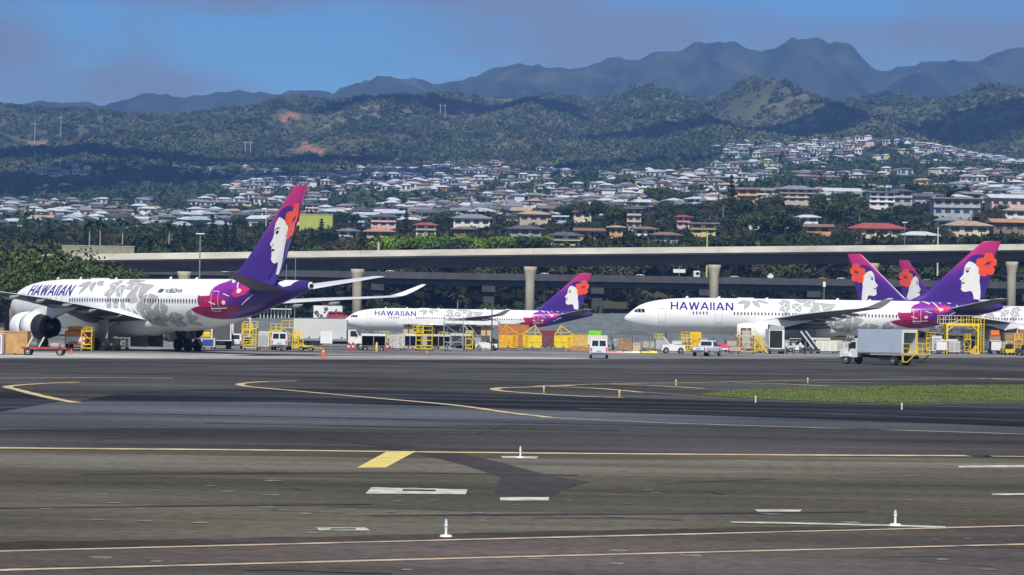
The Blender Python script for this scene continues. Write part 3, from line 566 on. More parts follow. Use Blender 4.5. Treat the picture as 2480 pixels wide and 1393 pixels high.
# ------------------------------------------------------------------ blast fence, light poles, low walls
FEN = M('grey_green_fence_mesh', (.16, .19, .20), .7, 0, .22, .8, .3, 0, 0, (.6, 1, 2.5)); FPO = M('fence_post_steel', (.2, .21, .22), .5, .4)
for label, pa, pb, ya, yb, D in (('long grey blast fence of panels behind the middle airliner\'s tail', 1180, 1980, 760, 757, 490), ('grey blast fence of panels behind the tail of the nearest airliner', 420, 1175, 771, 766, 490)):
    a, b = at(pa, ya, D), at(pb, yb, D); t = thing('blast_fence', label, 'fence', (a.x, D, 0)); n = max(2, int((b.x-a.x)/4)); w = (b.x-a.x)/n
    for k in range(n):
        h = a.z + (b.z-a.z)*k/n; MB().box((w*(k+.5), 0, h/2), (w-.14, .08, h)).build('panel', FEN, t); MB().box((w*k, 0, h/2+.05), (.14, .18, h+.1)).build('post', FPO, t)
def pole(label, px, ytop, ybot, D, r=.1, arm=0, head=None, mat=None, z0=None):
    a = at(px, ytop, D); b = at(px, ybot, D); zb = b.z if z0 is None else z0
    t = thing('light_pole' if head else 'utility_pole', label, 'pole', (a.x, D, zb)); h = a.z - zb
    MB().cyl((0, 0, 0), (0, 0, h), r, r*.7, 8).build('post', mat or STEEL, t)
    if arm: MB().beam((0, 0, h-.1), (arm, 0, h+.1), .09).build('arm', mat or STEEL, t)
    if head: MB().rbox((arm, 0, h+.1), head, .05).build('lamp_head', WHITE, t)
    return t
pole('tall apron light mast with flat head left of the nearest tail fin', 485, 568, 668, 420, .14, 0, (1.5, .6, .2), STEEL, 0)
pole('white street lamp with round head left of the tall magenta tail', 645, 507, 548, 760, .13, -.6, (1.5, .5, .5), WHITE)
pole('curved green street lamp just left of the magenta tail tip', 668, 520, 560, 700, .12, .7, (1.1, .4, .3), M('pale_green_paint', (.35, .5, .42), .5))
pole('slim pole right of the nearest tail fin', 716, 622, 775, 470, .09, 0, None, STEEL, 0)
pole('thin pole between the near tail and the viaduct column', 694, 640, 775, 475, .08, 0, None, STEEL, 0)
pole('cream concrete post rising above the viaduct over the middle wing', 917, 585, 612, 600, .28, 0, None, CREAM)
pole('yellow pole behind the viaduct by the truck on the bridge', 1713, 560, 690, 655, .26, 0, None, M('yellow_post', (.62, .55, .2), .6))
pole('cream pole between the purple tails behind the viaduct', 2272, 552, 668, 660, .24, 0, None, CREAM)
pole('thin grey lamp post above the viaduct at right', 2191, 540, 600, 690, .1, 0, (1.4, .5, .3))
pole('pale lamp post in front of the brown roofed house', 1996, 690, 728, 560, .1, 0, (.6, .6, 1.2))
pole('white utility pole in the town above the middle airliner\'s nose', 1022, 490, 528, 1150, .22)
pole('grey utility pole in the town right of centre', 1155, 484, 526, 1150, .18)
pole('dark lamp post in front of the tan hangar', 1192, 742, 846, 316, .1, 0, None, DGREY, 0)
t = thing('perimeter_wall', 'beige block wall above the left end of the viaduct', 'wall', (at(150, 605, 650).x, 650, at(235, 616, 650).z))
w_ = (at(325, 600, 650).x - at(150, 600, 650).x); MB().box((w_/2, 0, .5), (w_, .3, 3.2)).build('panel', M('beige_block', (.30, .29, .20), .85, 0, .2, 1), t); MB().box((w_/2, -.02, 2.2), (w_+.2, .45, .22)).build('coping', M('beige_coping', (.4, .38, .3), .85), t)
# parked vehicles and a white wall with dark patches seen over the left fence
t = thing('white_wall', 'white wall with dark plant shaped patches behind the fence', 'wall', (at(794, 770, 530).x, 530, 0))
MB().box((0, 0, 3.1), (6.2, .25, 6.2)).build('wall', WHITE, t); lp = []
for k in range(16):
    cx, cz, r = random.uniform(-2.6, 2.6), random.uniform(3.4, 5.6), random.uniform(.2, .55); lp.append([(cx+r*math.cos(a)*random.uniform(.4, 1.3), cz+r*math.sin(a)*random.uniform(.5, 1.6)) for a in np.arange(0, 6.2, .7)])
decal(lp, lambda x, z: (x, -.14, z), 'dark_pattern', DGREY, t, .5)
car('red car parked above the left blast fence', (at(820, 772, 520).x, 520, 3.1), .2, REDC, kind='suv'); MB().box((at(820, 772, 520).x, 520, 1.5), (9, 4, 3.1)).build('parking_bank', CONC)
tag(bpy.data.objects['parking_bank'], 'low concrete parking bank behind the fence', kind='structure')
t = thing('bus_shelter', 'white frame shelter with upright bars behind the left blast fence', 'shelter', (at(665, 770, 520).x, 520, 0))
for k in range(9): MB().box((k*.75-3, 0, 2.6), (.18, .18, 5.2)).build('post', WHITE, t)
MB().box((0, 0, 5.3), (7.2, 2.2, .2)).build('roof', WHITE, t)
# ------------------------------------------------------------------ trees by the highway
for i in range(46):
    px = -60 + i*58 + random.uniform(-22, 22); D = random.uniform(662, 690); x = (px-1240)/F*D
    p = BROAD[i % 4] if i % 3 else OLIVET[0]
    tree('roadside_tree', 'leafy tree behind the highway bridge seen under the viaduct', p, (x, D, terr(x, D)-.5), random.uniform(.85, 1.25), random.uniform(.9, 1.3), 'trees behind the highway bridge')
for i in range(20):
    px = 380 + i*88 + random.uniform(-35, 35); D = random.uniform(604, 622); x = (px-1240)/F*D
    if 1440 < px < 1530: continue
    tree('shade_tree', 'dark tree standing in the shade under the highway bridge', PALM[i % 2] if i % 4 == 0 else BROAD[(i+1) % 4], (x, D, terr(x, D)-.3), random.uniform(.6, .9), random.uniform(.55, .85), 'trees under the highway bridge')
for i, px in enumerate((930, 975, 1015, 1060, 1105, 1150, 1195, 1240, 1285)):
    D = 690 + (i % 3)*8; q = at(px, 566 + (i % 2)*6, D); zb = terr(q.x, D); tree('hedge_tree', 'bright lime green tree in the row above the viaduct left of centre', LIME[i % 2], (q.x, D, zb), 1.15, (q.z-zb)/8.2, 'lime green tree row')
for px, top, lb in ((488/2+0, 520, 'tall dark conifer pair left edge of the palm row'), (120, 530, 'dark conifer between the palms at far left'), (208, 540, 'slim dark conifer left of the palms'), (350, 538, 'dark conifer between two palms at left'), (447, 532, 'pointed conifer right of the palm row'), (516, 520, 'tall pointed conifer left of the near tail'), (547, 528, 'slim conifer beside the tall pointed one'), (567, 533, 'short conifer left of the white street lamp'), (757, 548, 'small conifer before the green building'), (779, 530, 'tall conifer before the green building'), (985, 500, 'dark conifer in the town left of centre')):
    D = 742 if px < 900 else 900; q = at(px, top, D); zb = terr(q.x, D) - .5; tree('norfolk_pine', lb, PINE[0 if px in (120, 516, 779) else 1], (q.x, D, zb), 1.1, (q.z-zb)/13)
for px, top, lb in ((243, 530, 'leftmost palm with a thin grey trunk above the viaduct'), (297, 525, 'tallest palm with pale trunk above the viaduct at left'), (356, 545, 'palm half hidden by dark trees at left'), (410, 538, 'palm with white trunk right of the tall palm'), (218, 533, 'palm with drooping dark crown at left')):
    q = at(px, top, 715); zb = terr(q.x, 715)-.3; tree('palm_tree', lb, PALM[0], (q.x, 715, zb), 1.15, (q.z-zb)/11, 'palms above the viaduct')
for i in range(40):
    px = random.choice((random.uniform(20, 650), random.uniform(20, 900), random.uniform(1300, 2480))); D = random.uniform(690, 712); x = (px-1240)/F*D
    tree('verge_tree', 'dark leafy tree in the belt just above the viaduct ' + ('on the left' if px < 900 else 'on the right'), BROAD[i % 4], (x, D, terr(x, D)-2.0), random.uniform(.6, .95), random.uniform(.38, .62), 'dark trees above the viaduct ' + ('left' if px < 900 else 'right'))
# ------------------------------------------------------------------ houses
WALLC = {'white': (.72, .71, .68), 'cream': (.66, .58, .40), 'yellow': (.66, .55, .22), 'orange': (.60, .33, .15), 'pink': (.68, .45, .42), 'beige': (.48, .42, .33), 'grey': (.38, .40, .42), 'pale blue': (.42, .55, .64), 'brown': (.27, .18, .13), 'green': (.42, .52, .16)}
ROOFC = {'grey': (.22, .23, .25), 'white': (.56, .57, .59), 'brown': (.22, .145, .10), 'red': (.36, .085, .07), 'tan': (.42, .31, .22), 'dark': (.10, .10, .115), 'pale blue': (.46, .54, .60), 'olive': (.40, .40, .16), 'orange': (.48, .25, .14)}
WM = {k: M('house_wall_'+k.replace(' ', '_'), c, .8, 0, .12, .5) for k, c in WALLC.items()}; RM = {k: M('house_roof_'+k.replace(' ', '_'), c, .7, 0, .2, .6) for k, c in ROOFC.items()}
WINM = M('house_window', (.045, .055, .07), .2, 0, .2)
def house_meshes(w, d, h, roof, fl, porch):
    b = MB().box((0, 0, h/2-2), (w, d, h+4))
    for k in range(1, fl): b.box((0, -d/2-.35, h*k/fl), (w+.3, .9, .25))
    r = MB(); e = 1.25; rh = min(w, d)*.17
    if roof == 'hip': r.loft([[(-w/2-e, -d/2-e, h-.28), (w/2+e, -d/2-e, h-.28), (w/2+e, d/2+e, h-.28), (-w/2-e, d/2+e, h-.28)], [(-w/2-e, -d/2-e, h), (w/2+e, -d/2-e, h), (w/2+e, d/2+e, h), (-w/2-e, d/2+e, h)], [(-w/2+d*.38, -.12, h+rh), (w/2-d*.38, -.12, h+rh), (w/2-d*.38, .12, h+rh), (-w/2+d*.38, .12, h+rh)]])
    elif roof == 'gable': r.loft([[(-w/2-e, -d/2-e, h), (0, -d/2-e, h+rh*1.3), (w/2+e, -d/2-e, h), (w/2+e, -d/2-e, h-.2), (-w/2-e, -d/2-e, h-.2)], [(-w/2-e, d/2+e, h), (0, d/2+e, h+rh*1.3), (w/2+e, d/2+e, h), (w/2+e, d/2+e, h-.2), (-w/2-e, d/2+e, h-.2)]])
    elif roof == 'side': r.loft([[(x, -d/2-e, h-.2), (x, -d/2-e, h), (x, 0, h+rh), (x, d/2+e, h), (x, d/2+e, h-.2)] for x in (-w/2-e, w/2+e)])
    else: r.box((0, -.3, h+.2), (w+2*e, d+2*e, .4))
    ws = []
    for k in range(fl):
        n = max(2, int(w/3.6)); fh = h/fl
        for j in range(n):
            x = -w/2 + w*(j+.5)/n; ws.append(((x, -d/2, fh*(k+.56)), (w/n*.62, .1, min(1.5, fh*.5))))
    return b.mesh('wall', WM['white']), r.mesh('roof', RM['grey']), ws
UNIT = MB().box((0, 0, 0), (1, 1, 1)).mesh('window', WINM)
def set_mat(o, m): o.material_slots[0].link = 'OBJECT'; o.material_slots[0].material = m
HCACHE = {}
def house(label, loc, rz, w, d, h, wall, roof, rtype='hip', fl=1, name='house', group=None, win=True, key=None):
    t = thing(name, label, 'house', loc, rz, group)
    if key not in HCACHE or key is None: HCACHE[key] = house_meshes(w, d, h, rtype, fl, False)
    a, b, ws = HCACHE[key]; set_mat(mesh_obj('wall', a, t), WM[wall]); set_mat(mesh_obj('roof', b, t), RM[roof])
    if win:
        for c, s in ws: o = mesh_obj('window', UNIT, t, c); o.scale = s
    return t
taken = []
HL = [ # x0, x1, roof-line y, base y, wall, roof, roof type, floors, label
 (2058, 2182, 560, 583, 'cream', 'red', 'hip', 1, 'wide cream house with a dark red hip roof left of the tall right tail'), (2185, 2262, 576, 590, 'beige', 'white', 'hip', 1, 'low house with a bright white hip roof right of the red roofed house'),
 (2290, 2388, 553, 577, 'cream', 'tan', 'hip', 1, 'house with large tan brown roof above the right hand tail tip'), (2400, 2478, 545, 572, 'brown', 'orange', 'side', 1, 'brown house with orange roof at the right edge'),
 (1672, 1732, 549, 575, 'yellow', 'grey', 'flat', 2, 'two storey bright yellow house above the central column'), (1638, 1668, 530, 556, 'pink', 'red', 'hip', 2, 'narrow pink and white house left of the yellow house'), (1536, 1586, 560, 577, 'white', 'brown', 'hip', 1, 'small white house between orange houses and the yellow house'),
 (1334, 1404, 577, 602, 'cream', 'dark', 'hip', 2, 'cream house with dark roof directly above the viaduct right of the lime trees'), (1396, 1456, 565, 585, 'orange', 'brown', 'side', 1, 'orange walled house right of the cream house above the viaduct'), (1476, 1508, 556, 578, 'orange', 'tan', 'hip', 1, 'small orange house left of the small white house'),
 (1518, 1552, 512, 560, 'beige', 'grey', 'flat', 3, 'tall beige tower like house left of the dark tree clump'), (1390, 1432, 518, 538, 'cream', 'red', 'hip', 1, 'cream house with bright red roof in the middle of the town'), (1344, 1372, 530, 541, 'pale blue', 'pale blue', 'side', 1, 'small turquoise house left of the red roofed house'),
 (1256, 1324, 524, 546, 'beige', 'tan', 'hip', 1, 'beige house with tan roof left of the turquoise house'), (1098, 1186, 534, 556, 'white', 'grey', 'hip', 1, 'wide white house with light grey roof above the lime trees'), (1100, 1150, 560, 578, 'brown', 'brown', 'hip', 1, 'brown roofed house just above the lime tree row'),
 (1008, 1056, 550, 575, 'cream', 'red', 'hip', 2, 'cream two storey house with dark red roof left of centre'), (820, 868, 565, 580, 'white', 'grey', 'gable', 1, 'small white gabled house right of the green building'), (888, 952, 566, 582, 'beige', 'orange', 'hip', 1, 'house with wide rusty orange roof left of the cream house'),
 (900, 960, 530, 555, 'pink', 'dark', 'hip', 2, 'pink house with dark roof behind the rusty roofed house'), (1232, 1308, 560, 580, 'grey', 'dark', 'hip', 1, 'grey house with dark roof behind the lime trees at their right end'), (1580, 1640, 575, 592, 'grey', 'brown', 'hip', 1, 'low grey house between white house and yellow house'),
 (1742, 1790, 468, 496, 'yellow', 'dark', 'hip', 2, 'yellow house at the left end of the ridge top row'), (1786, 1834, 464, 495, 'orange', 'brown', 'side', 2, 'orange house second in the ridge top row'), (1832, 1890, 466, 488, 'cream', 'grey', 'side', 2, 'cream house with white balcony in the ridge top row'),
 (1886, 1968, 464, 496, 'beige', 'grey', 'hip', 3, 'large three storey beige house with grey roof in the ridge top row'), (1966, 2010, 462, 486, 'orange', 'orange', 'hip', 2, 'orange house with orange roof mid ridge top row'), (1992, 2078, 468, 492, 'white', 'white', 'side', 2, 'long white house with white roof and balconies on the ridge top'),
 (2072, 2110, 470, 492, 'white', 'grey', 'gable', 2, 'white gabled house right of the long white house on the ridge top'), (2100, 2162, 472, 507, 'white', 'grey', 'flat', 3, 'three storey white house with decks on the ridge top'), (2155, 2205, 468, 500, 'grey', 'dark', 'hip', 2, 'grey house at the right end of the ridge top row'),
 (2256, 2368, 488, 530, 'grey', 'tan', 'flat', 2, 'grey stilt house under a broad flat tan roof on the right slope'), (2392, 2480, 486, 512, 'pink', 'white', 'side', 1, 'pale pink house with white roof at the right edge of the slope'), (2265, 2330, 540, 560, 'white', 'grey', 'hip', 1, 'white house with grey roof below the stilt house'),
 (1810, 1862, 540, 556, 'white', 'grey', 'hip', 1, 'white house with grey roof below the ridge left of the long grey one'), (1858, 1930, 535, 556, 'grey', 'grey', 'gable', 1, 'grey gabled house below the ridge top row'), (1930, 1980, 532, 548, 'white', 'white', 'hip', 1, 'small house with white roof below the ridge top row'),
 (1950, 2010, 556, 573, 'orange', 'brown', 'side', 1, 'brown roofed house left of the red roofed one'), (1735, 1790, 470, 486, 'brown', 'dark', 'side', 1, 'dark brown house behind the yellow ridge house'), (1665, 1720, 470, 492, 'cream', 'dark', 'hip', 1, 'low cream house left of the ridge row'),
 (740, 792, 500, 518, 'white', 'grey', 'flat', 2, 'white two storey block above the green building'), (1205, 1242, 494, 504, 'yellow', 'olive', 'side', 1, 'yellow house with olive roof in the mid town'), (1300, 1348, 502, 522, 'white', 'white', 'flat', 2, 'white stepped house in the mid town right of centre'), (1310, 1370, 478, 496, 'white', 'pale blue', 'flat', 2, 'white terraced house with pale roof above the stepped one'),
 (2430, 2480, 515, 535, 'white', 'tan', 'hip', 1, 'white house with tan roof near the right edge'), (805, 850, 520, 540, 'cream', 'grey', 'flat', 1, 'cream flat roofed house right of the green building')]
for i, (x0, x1, y0, y1, wl, rf, rt, fl, lb) in enumerate(HL):
    p = hit((x0+x1)/2, y1, 690)
    if p is None: continue
    s = F/p.y; house(lb, p + Vector((0, 0, .8)), random.uniform(-.12, .12), (x1-x0)/s, min((x1-x0)/s*.7, 11), (y1-y0)/s, wl, rf, rt, fl); taken.append((p.x, p.y, (x1-x0)/s*.5))
p = hit(765, 570, 690); s = F/p.y
t = thing('green_building', 'windowless yellow green block building right of the nearest tail fin', 'building', p); MB().box((0, 4, 20/s), (80/s, 10, 48/s+2)).box((-32/s, 4, 48/s), (16/s, 9, 8/s)).build('wall', M('yellow_green_wall', (.42, .47, .10), .8, 0, .1, .6), t); MB().box((0, 4, 44/s+1.1), (82/s, 10.4, .25)).build('parapet_cap', M('pale_cap', (.5, .52, .3), .8), t)
# the town on the slope
TOPY = [(-600, 400), (0, 398), (300, 405), (600, 402), (1000, 388), (1240, 405), (1450, 428), (1620, 400), (1760, 352), (1900, 340), (2150, 342), (2480, 350), (3200, 350)]
WCH = ['white']*7 + ['cream']*2 + ['beige']*2 + ['grey']*2 + ['pale blue', 'yellow', 'pink', 'orange', 'brown']; RCH = ['white']*4 + ['grey']*8 + ['pale blue']*3 + ['dark']*5 + ['brown']*3 + ['tan']
spots = []; D = 1130.
while D < 3050:
    p = -120 + random.uniform(0, 60)
    while p < 2600:
        x = (p-1240)/F*D; DD = D + random.uniform(-9, 9); z = terr(x, DD); a, b = proj(x, DD, z)
        dens = (.46 if D > 1450 else .52) + 1.1*mnoise.noise(Vector((x/130, DD/230, 2.2)))
        if a < 560 and 428 < b < 492: dens -= .55
        if 1240 < a < 1720 and 380 < b < 425: dens -= .6
        if 1700 < a < 2480 and 415 < b < 455: dens -= .35
        if 600 < a < 900 and 480 < b < 520: dens -= .1
        if b > np.interp(a, *zip(*TOPY)) and random.random() < dens and not any(abs(x-q[0]) < q[2]+8 and abs(DD-q[1]) < 16 for q in taken): spots.append((x, DD, z, a))
        p += F/D*(random.uniform(11, 16) if D < 1500 else random.uniform(9.5, 14))
    D += random.uniform(22, 31)
HT = [(9, 7, 2.9, 'hip', 1), (11.5, 7, 3.0, 'side', 1), (8.5, 7.5, 5.2, 'hip', 2), (10.5, 8, 5.3, 'side', 2), (12, 7.5, 3.0, 'flat', 1), (9, 8, 5.0, 'gable', 2), (10, 8, 3.2, 'gable', 1)]
spots.sort(key=lambda q: q[1]); nind = 248; ZN = ('far left', 'left', 'middle', 'right', 'far right')
SV, SQ, SC = [], [], []
for i, (x, D, z, a) in enumerate(spots):
    ht = random.choice(HT); wl, rf = random.choice(WCH), random.choice(RCH); rz = random.uniform(-.5, .5) + (.0 if random.random() < .8 else 1.57)
    if i < nind:
        zn = ZN[min(4, max(0, int(a//496)))]; dp = 'lower' if D < 1450 else 'upper'
        lb = f'{wl} {"two" if ht[4] == 2 else "one"} storey house with {rf} {ht[3] if ht[3] != "side" else "pitched"} roof, {dp} town, {zn}'
        house(lb, (x, D, z-.3), rz, *ht[:3], wl, rf, ht[3], ht[4], group=f'{wl} houses with {rf} {ht[3]} roofs, {dp} town {zn}', key=('t',)+ht)
    else:
        w, d, h = [k*random.uniform(.75, 1.15) for k in ht[:3]]; c, s = math.cos(rz), math.sin(rz); k = len(SV); e = .8; rh = 1.6
        def q3(X, Y, Z): return (x + X*c - Y*s, D + X*s + Y*c, z + Z)
        SV += [q3(X, Y, Z) for Z in (-3, h) for X, Y in ((-w/2, -d/2), (w/2, -d/2), (w/2, d/2), (-w/2, d/2))]
        SQ += [(k, k+1, k+5, k+4), (k+1, k+2, k+6, k+5), (k+2, k+3, k+7, k+6), (k+3, k, k+4, k+7)]; SC += [WALLC[wl]]*8; k = len(SV)
        SV += [q3(X, Y, h+.02) for X, Y in ((-w/2-e, -d/2-e), (w/2+e, -d/2-e), (w/2+e, d/2+e), (-w/2-e, d/2+e))] + [q3(-w/4, 0, h+rh), q3(w/4, 0, h+rh)]
        SQ += [(k, k+1, k+5, k+4), (k+2, k+3, k+4, k+5), (k+1, k+2, k+5, k+5), (k+3, k, k+4, k+4)]; SC += [ROOFC[rf]]*6
        for j in range(2):
            k = len(SV); xx = -w*.25 + j*w*.5; SV += [q3(xx-w*.14, -d/2-.06, h*.4), q3(xx+w*.14, -d/2-.06, h*.4), q3(xx+w*.14, -d/2-.06, h*.85), q3(xx-w*.14, -d/2-.06, h*.85)]; SQ.append((k, k+1, k+2, k+3)); SC += [(.06, .07, .09)]*4
me = bpy.data.meshes.new('distant_houses'); me.from_pydata(SV, [], [list(dict.fromkeys(q)) for q in SQ]); ca = me.color_attributes.new('Col', 'FLOAT_COLOR', 'POINT')
ca.data.foreach_set('color', np.concatenate([np.array(SC), np.ones((len(SC), 1))], 1).astype(np.float32).ravel()); me.materials.append(VM('distant_house_paint', .7, .3))
tag(mesh_obj('distant_houses', me), 'hundreds of small far houses on the upper slopes of the town', 'houses', kind='stuff')
pts, rad, hg, cl = [], [], [], []; hset = {(round(q[0]/14), round(q[1]/22)) for q in spots} | {(round(q[0]/14), round(q[1]/22)) for q in taken}
def ok_tree(x, D): return not any(((round(x/14)), round((D+dd)/22)) in hset for dd in (0, 14, 26))
while len(pts) < 10500:
    D = math.sqrt(random.uniform(1150**2, 3100**2)); p = random.uniform(-350, 2850); x = (p-1240)/F*D
    if not ok_tree(x, D) and random.random() < .82: continue
    r = random.uniform(1.8, 4.6)*(1.5 if random.random() < .1 else 1); pts.append((x, D, terr(x, D)-.5)); rad.append(r); hg.append(r*random.uniform(.7, 1.3)); cl.append(shade(GREENS[random.choice((0, 2, 2, 0, 1, 6))], .3))
crowns('town_trees', pts, rad, hg, cl, 'dark green trees filling the gaps between the far houses of the town', 44, tri=.45)
n = 0
while n < 95:                                           # trees around the nearer houses
    px, py = random.choice(((random.uniform(1250, 2480), random.uniform(500, 596)), (random.uniform(0, 1250), random.uniform(545, 600)), (random.uniform(1600, 2480), random.uniform(495, 560))))
    p = hit(px, py, 700, 1200)
    if p is None or any(abs(p.x-q[0]) < q[2]+3 and -4 < p.y-q[1] < 12 for q in taken) or (any(abs(p.x-q[0]) < q[2]+2 and -60 < p.y-q[1] < 0 for q in taken) and random.random() < .97): continue
    k = random.uniform(.5, .95); n += 1; zn = ZN[min(4, int(px//496))]
    pr = random.choice(BROAD + BROAD + OLIVET + PALM[:1]); kind = 'brownish' if pr is OLIVET[0] else 'palm' if pr is PALM[0] else 'dark green'
    tree('garden_tree' if kind != 'palm' else 'palm_tree', f'{kind} tree among the nearer houses, {zn} of the picture' if kind != 'palm' else f'slim palm among the nearer houses, {zn} of the picture', pr, p - Vector((0, 0, .4)), k, k*random.uniform(.8, 1.15), f'{kind} trees among the houses {zn}')
for px, py, k, lb in ((1600, 510, 1.5, 'big rounded dark tree at the left foot of the ridge row'), (1650, 505, 1.35, 'large dark tree right of the big rounded one'), (2270, 492, 1.5, 'tall dark tree clump right of the ridge top row'), (2215, 500, 1.3, 'dark tree at the end of the ridge top row'), (2010, 540, 1.3, 'broad green tree below the ridge top row'), (2060, 535, 1.2, 'bushy green tree left of the stilt house'), (1500, 548, 1.1, 'round dark tree left of the tower house'), (1435, 545, 1.1, 'round dark tree right of the red roof'), (1380, 538, 1.0, 'round tree before the turquoise house'), (1880, 592, 1.3, 'wide flat dark tree above the viaduct on the right')):
    p = hit(px, py, 690); tree('spreading_tree', lb, BROAD[int(px) % 4], p - Vector((0, 0, 1)), k*1.15, k*1.05)
p = hit(1770, 578, 690); tree('norfolk_pine', 'tall dark conifer right of the yellow house', PINE[0], p, 1.5, 1.7); p = hit(1735, 500, 690); 
pts, rad, hg, cl = [], [], [], []
def near_house(x, D): return any(abs(x-q[0]) < q[2]+1.5 and -42 < D-q[1] < 13 for q in taken)
while len(pts) < 5200:                                  # thicket and gardens on the near slopes
    D = random.uniform(690, 1160); p = random.uniform(-150, 2630); x = (p-1240)/F*D
    if near_house(x, D) or (near_house(x, D+9) and random.random() < .6): continue
    r = random.uniform(.9, 2.6); pts.append((x, D, terr(x, D)-.6)); rad.append(r); hg.append(r*random.uniform(.8, 1.5)); cl.append(shade(random.choice([(.028, .044, .014), (.034, .052, .017), (.022, .036, .013), (.05, .06, .022), (.075, .06, .035)]), .3))
crowns('slope_thicket', pts, rad, hg, cl, 'dark shrubs and garden greenery between the nearer houses', 46, tri=.5)
pts, rad, hg, cl = [], [], [], []
while len(pts) < 2600:
    D = random.uniform(600, 700); p = random.uniform(-300, 2800); x = (p-1240)/F*D
    if 1445 < p < 1535 and D < 662: continue
    if abs(D-HD) < 8: continue
    r = random.uniform(1.2, 2.8); pts.append((x, D, terr(x, D)-.6)); rad.append(r); hg.append(r*random.uniform(.9, 1.7)); cl.append(shade(random.choice([(.012, .019, .008), (.016, .024, .010), (.024, .03, .013), (.03, .028, .016)]), .3))  # foliage colour darkened in place of shade beneath the bridges
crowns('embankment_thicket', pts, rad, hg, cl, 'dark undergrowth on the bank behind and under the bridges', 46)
# poles on the hills
for px, yt, yb, lb in ((84, 295, 350, 'leftmost tall power pole on the bare hill'), (147, 280, 328, 'second tall power pole on the bare hill'), (600, 342, 378, 'pair of thin power poles on the middle hill'), (1072, 252, 290, 'power poles on the dark knoll'), (1486, 190, 222, 'thin mast on the ridge above the middle hills')):
    q = hit(px, yb, 2600)
    if q is None: continue
    s = F/q.y; t = thing('power_pole', lb, 'pole', q)
    for dx in ((0,) if px < 200 else (-3.5, 3.5)): MB().cyl((dx, 0, -2), (dx, 0, (yb-yt)/s), .55, .35, 6).build('post', M('pale_pole', (.5, .52, .54), .6), t)
    MB().beam((-6, 0, (yb-yt)/s*.88), (6, 0, (yb-yt)/s*.88), .5).build('crossarm', M('pale_pole', (.5, .52, .54), .6), t)
# clouds whose shade lies on the hills (they stand high overhead, above the frame)
CLD = M('cloud', (.9, .9, .92), 1, 0, .05, .01, 0)
def cloud(label, x, D, w, d, hgt=1750):
    z = terr(x, D); c = Vector((x, D, z)) + SUNV*((hgt-z)/SUNV.z); bmx = bmesh.new()
    for k in range(26):
        a, r = random.uniform(0, 6.28), math.sqrt(random.random()); s = random.uniform(.18, .34)
        mm = Matrix.Translation((w/2*r*math.cos(a), d/2*r*math.sin(a), random.uniform(0, 60))) @ Matrix.Diagonal((w*s*.8, d*s*.8, min(w, d)*.14, 1))
        bmesh.ops.create_icosphere(bmx, subdivisions=3, radius=1, matrix=mm)
    for v in bmx.verts: v.co += Vector(mnoise.noise_vector(v.co/70))*22 + Vector(mnoise.noise_vector(v.co/25))*9
    me = bpy.data.meshes.new('cloud'); bmx.to_mesh(me); bmx.free(); me.materials.append(CLD); me.polygons.foreach_set('use_smooth', [True]*len(me.polygons))
    tag(mesh_obj('cloud', me, None, c), label, 'cloud')
def cw(px, py, D0=1200): return hit(px, py, D0, 5000)
for px, py, w, d, lb in ((150, 452, 620, 420, 'cloud overhead shading the left part of the town'), (2050, 305, 540, 330, 'cloud overhead shading the wooded slope at right'), (1120, 262, 330, 260, 'cloud overhead shading the middle knoll'), (1560, 400, 200, 130, 'small cloud overhead shading the edge of the middle hill'), (430, 395, 420, 150, 'long cloud overhead shading the upper left houses'), (1040, 440, 260, 90, 'thin cloud overhead shading the mid town')):
    q = cw(px, py)
    if q is not None: cloud(lb, q.x, q.y, w, d)
# haze
hz = MB().box((0, 3630, 479), (5600, 7980, 960)).build('haze', bpy.data.materials.new('haze')); tag(hz, 'thin blue haze in the air over the whole scene', 'haze', kind='stuff')
hm = hz.data.materials[0]; hm.use_nodes = True; hm.node_tree.nodes.clear(); ho = hm.node_tree.nodes.new('ShaderNodeOutputMaterial'); hv = hm.node_tree.nodes.new('ShaderNodeVolumePrincipled')
hv.inputs['Color'].default_value = (.22, .43, .92, 1); hv.inputs['Density'].default_value = 1.1e-4; hv.inputs['Anisotropy'].default_value = 0.0; hm.node_tree.links.new(hv.outputs[0], ho.inputs['Volume'])
# ------------------------------------------------------------------ airliners
ZC = 5.1                                               # fuselage centre line above ground; x runs aft from the nose
FX = [0, .12, .35, .7, 1.4, 2.3, 3.8, 5.4, 7.7, 10, 12, 36, 40, 44, 48, 51, 54, 56.5, 58, 58.8]
FT = pchip(FX, [-.60, -.28, -.08, .22, .80, 1.45, 2.02, 2.36, 2.62, 2.74, 2.82, 2.82, 2.82, 2.82, 2.82, 2.80, 2.78, 2.70, 2.6, 2.5])
FB = pchip(FX, [-.70, -.98, -1.15, -1.36, -1.75, -2.1, -2.5, -2.72, -2.80, -2.82, -2.82, -2.82, -2.6, -2.0, -1.1, -.35, .45, 1.1, 1.5, 1.75])
FW = pchip(FX, [.06, .34, .6, .86, 1.3, 1.7, 2.2, 2.5, 2.72, 2.8, 2.82, 2.82, 2.8, 2.65, 2.25, 1.85, 1.35, .9, .55, .33])
def fsec(x): t, b = FT(x), FB(x); return (t+b)/2, (t-b)/2, FW(x)
def fpoint(x, th, side, off=0.0):
    zc, hz_, hy = fsec(x); c, s = math.cos(th), math.sin(th); off *= 2.4; return (x, side*(hy+off)*c, ZC + zc + (hz_+off)*s)
def map_xz(side, off=.012):
    def f(x, z):
        zc, hz_, hy = fsec(x); return fpoint(x, math.asin(max(-1, min(1, (z-zc)/hz_))), side, off)
    return f
DEG = .0492                                            # one degree of skin in metres, for outlines drawn on the round hull
def map_xt(side, off=.012): return lambda x, t: fpoint(x, t/DEG*math.pi/180, side, off)
def D2(pts): return [(x, t*DEG) for x, t in pts]
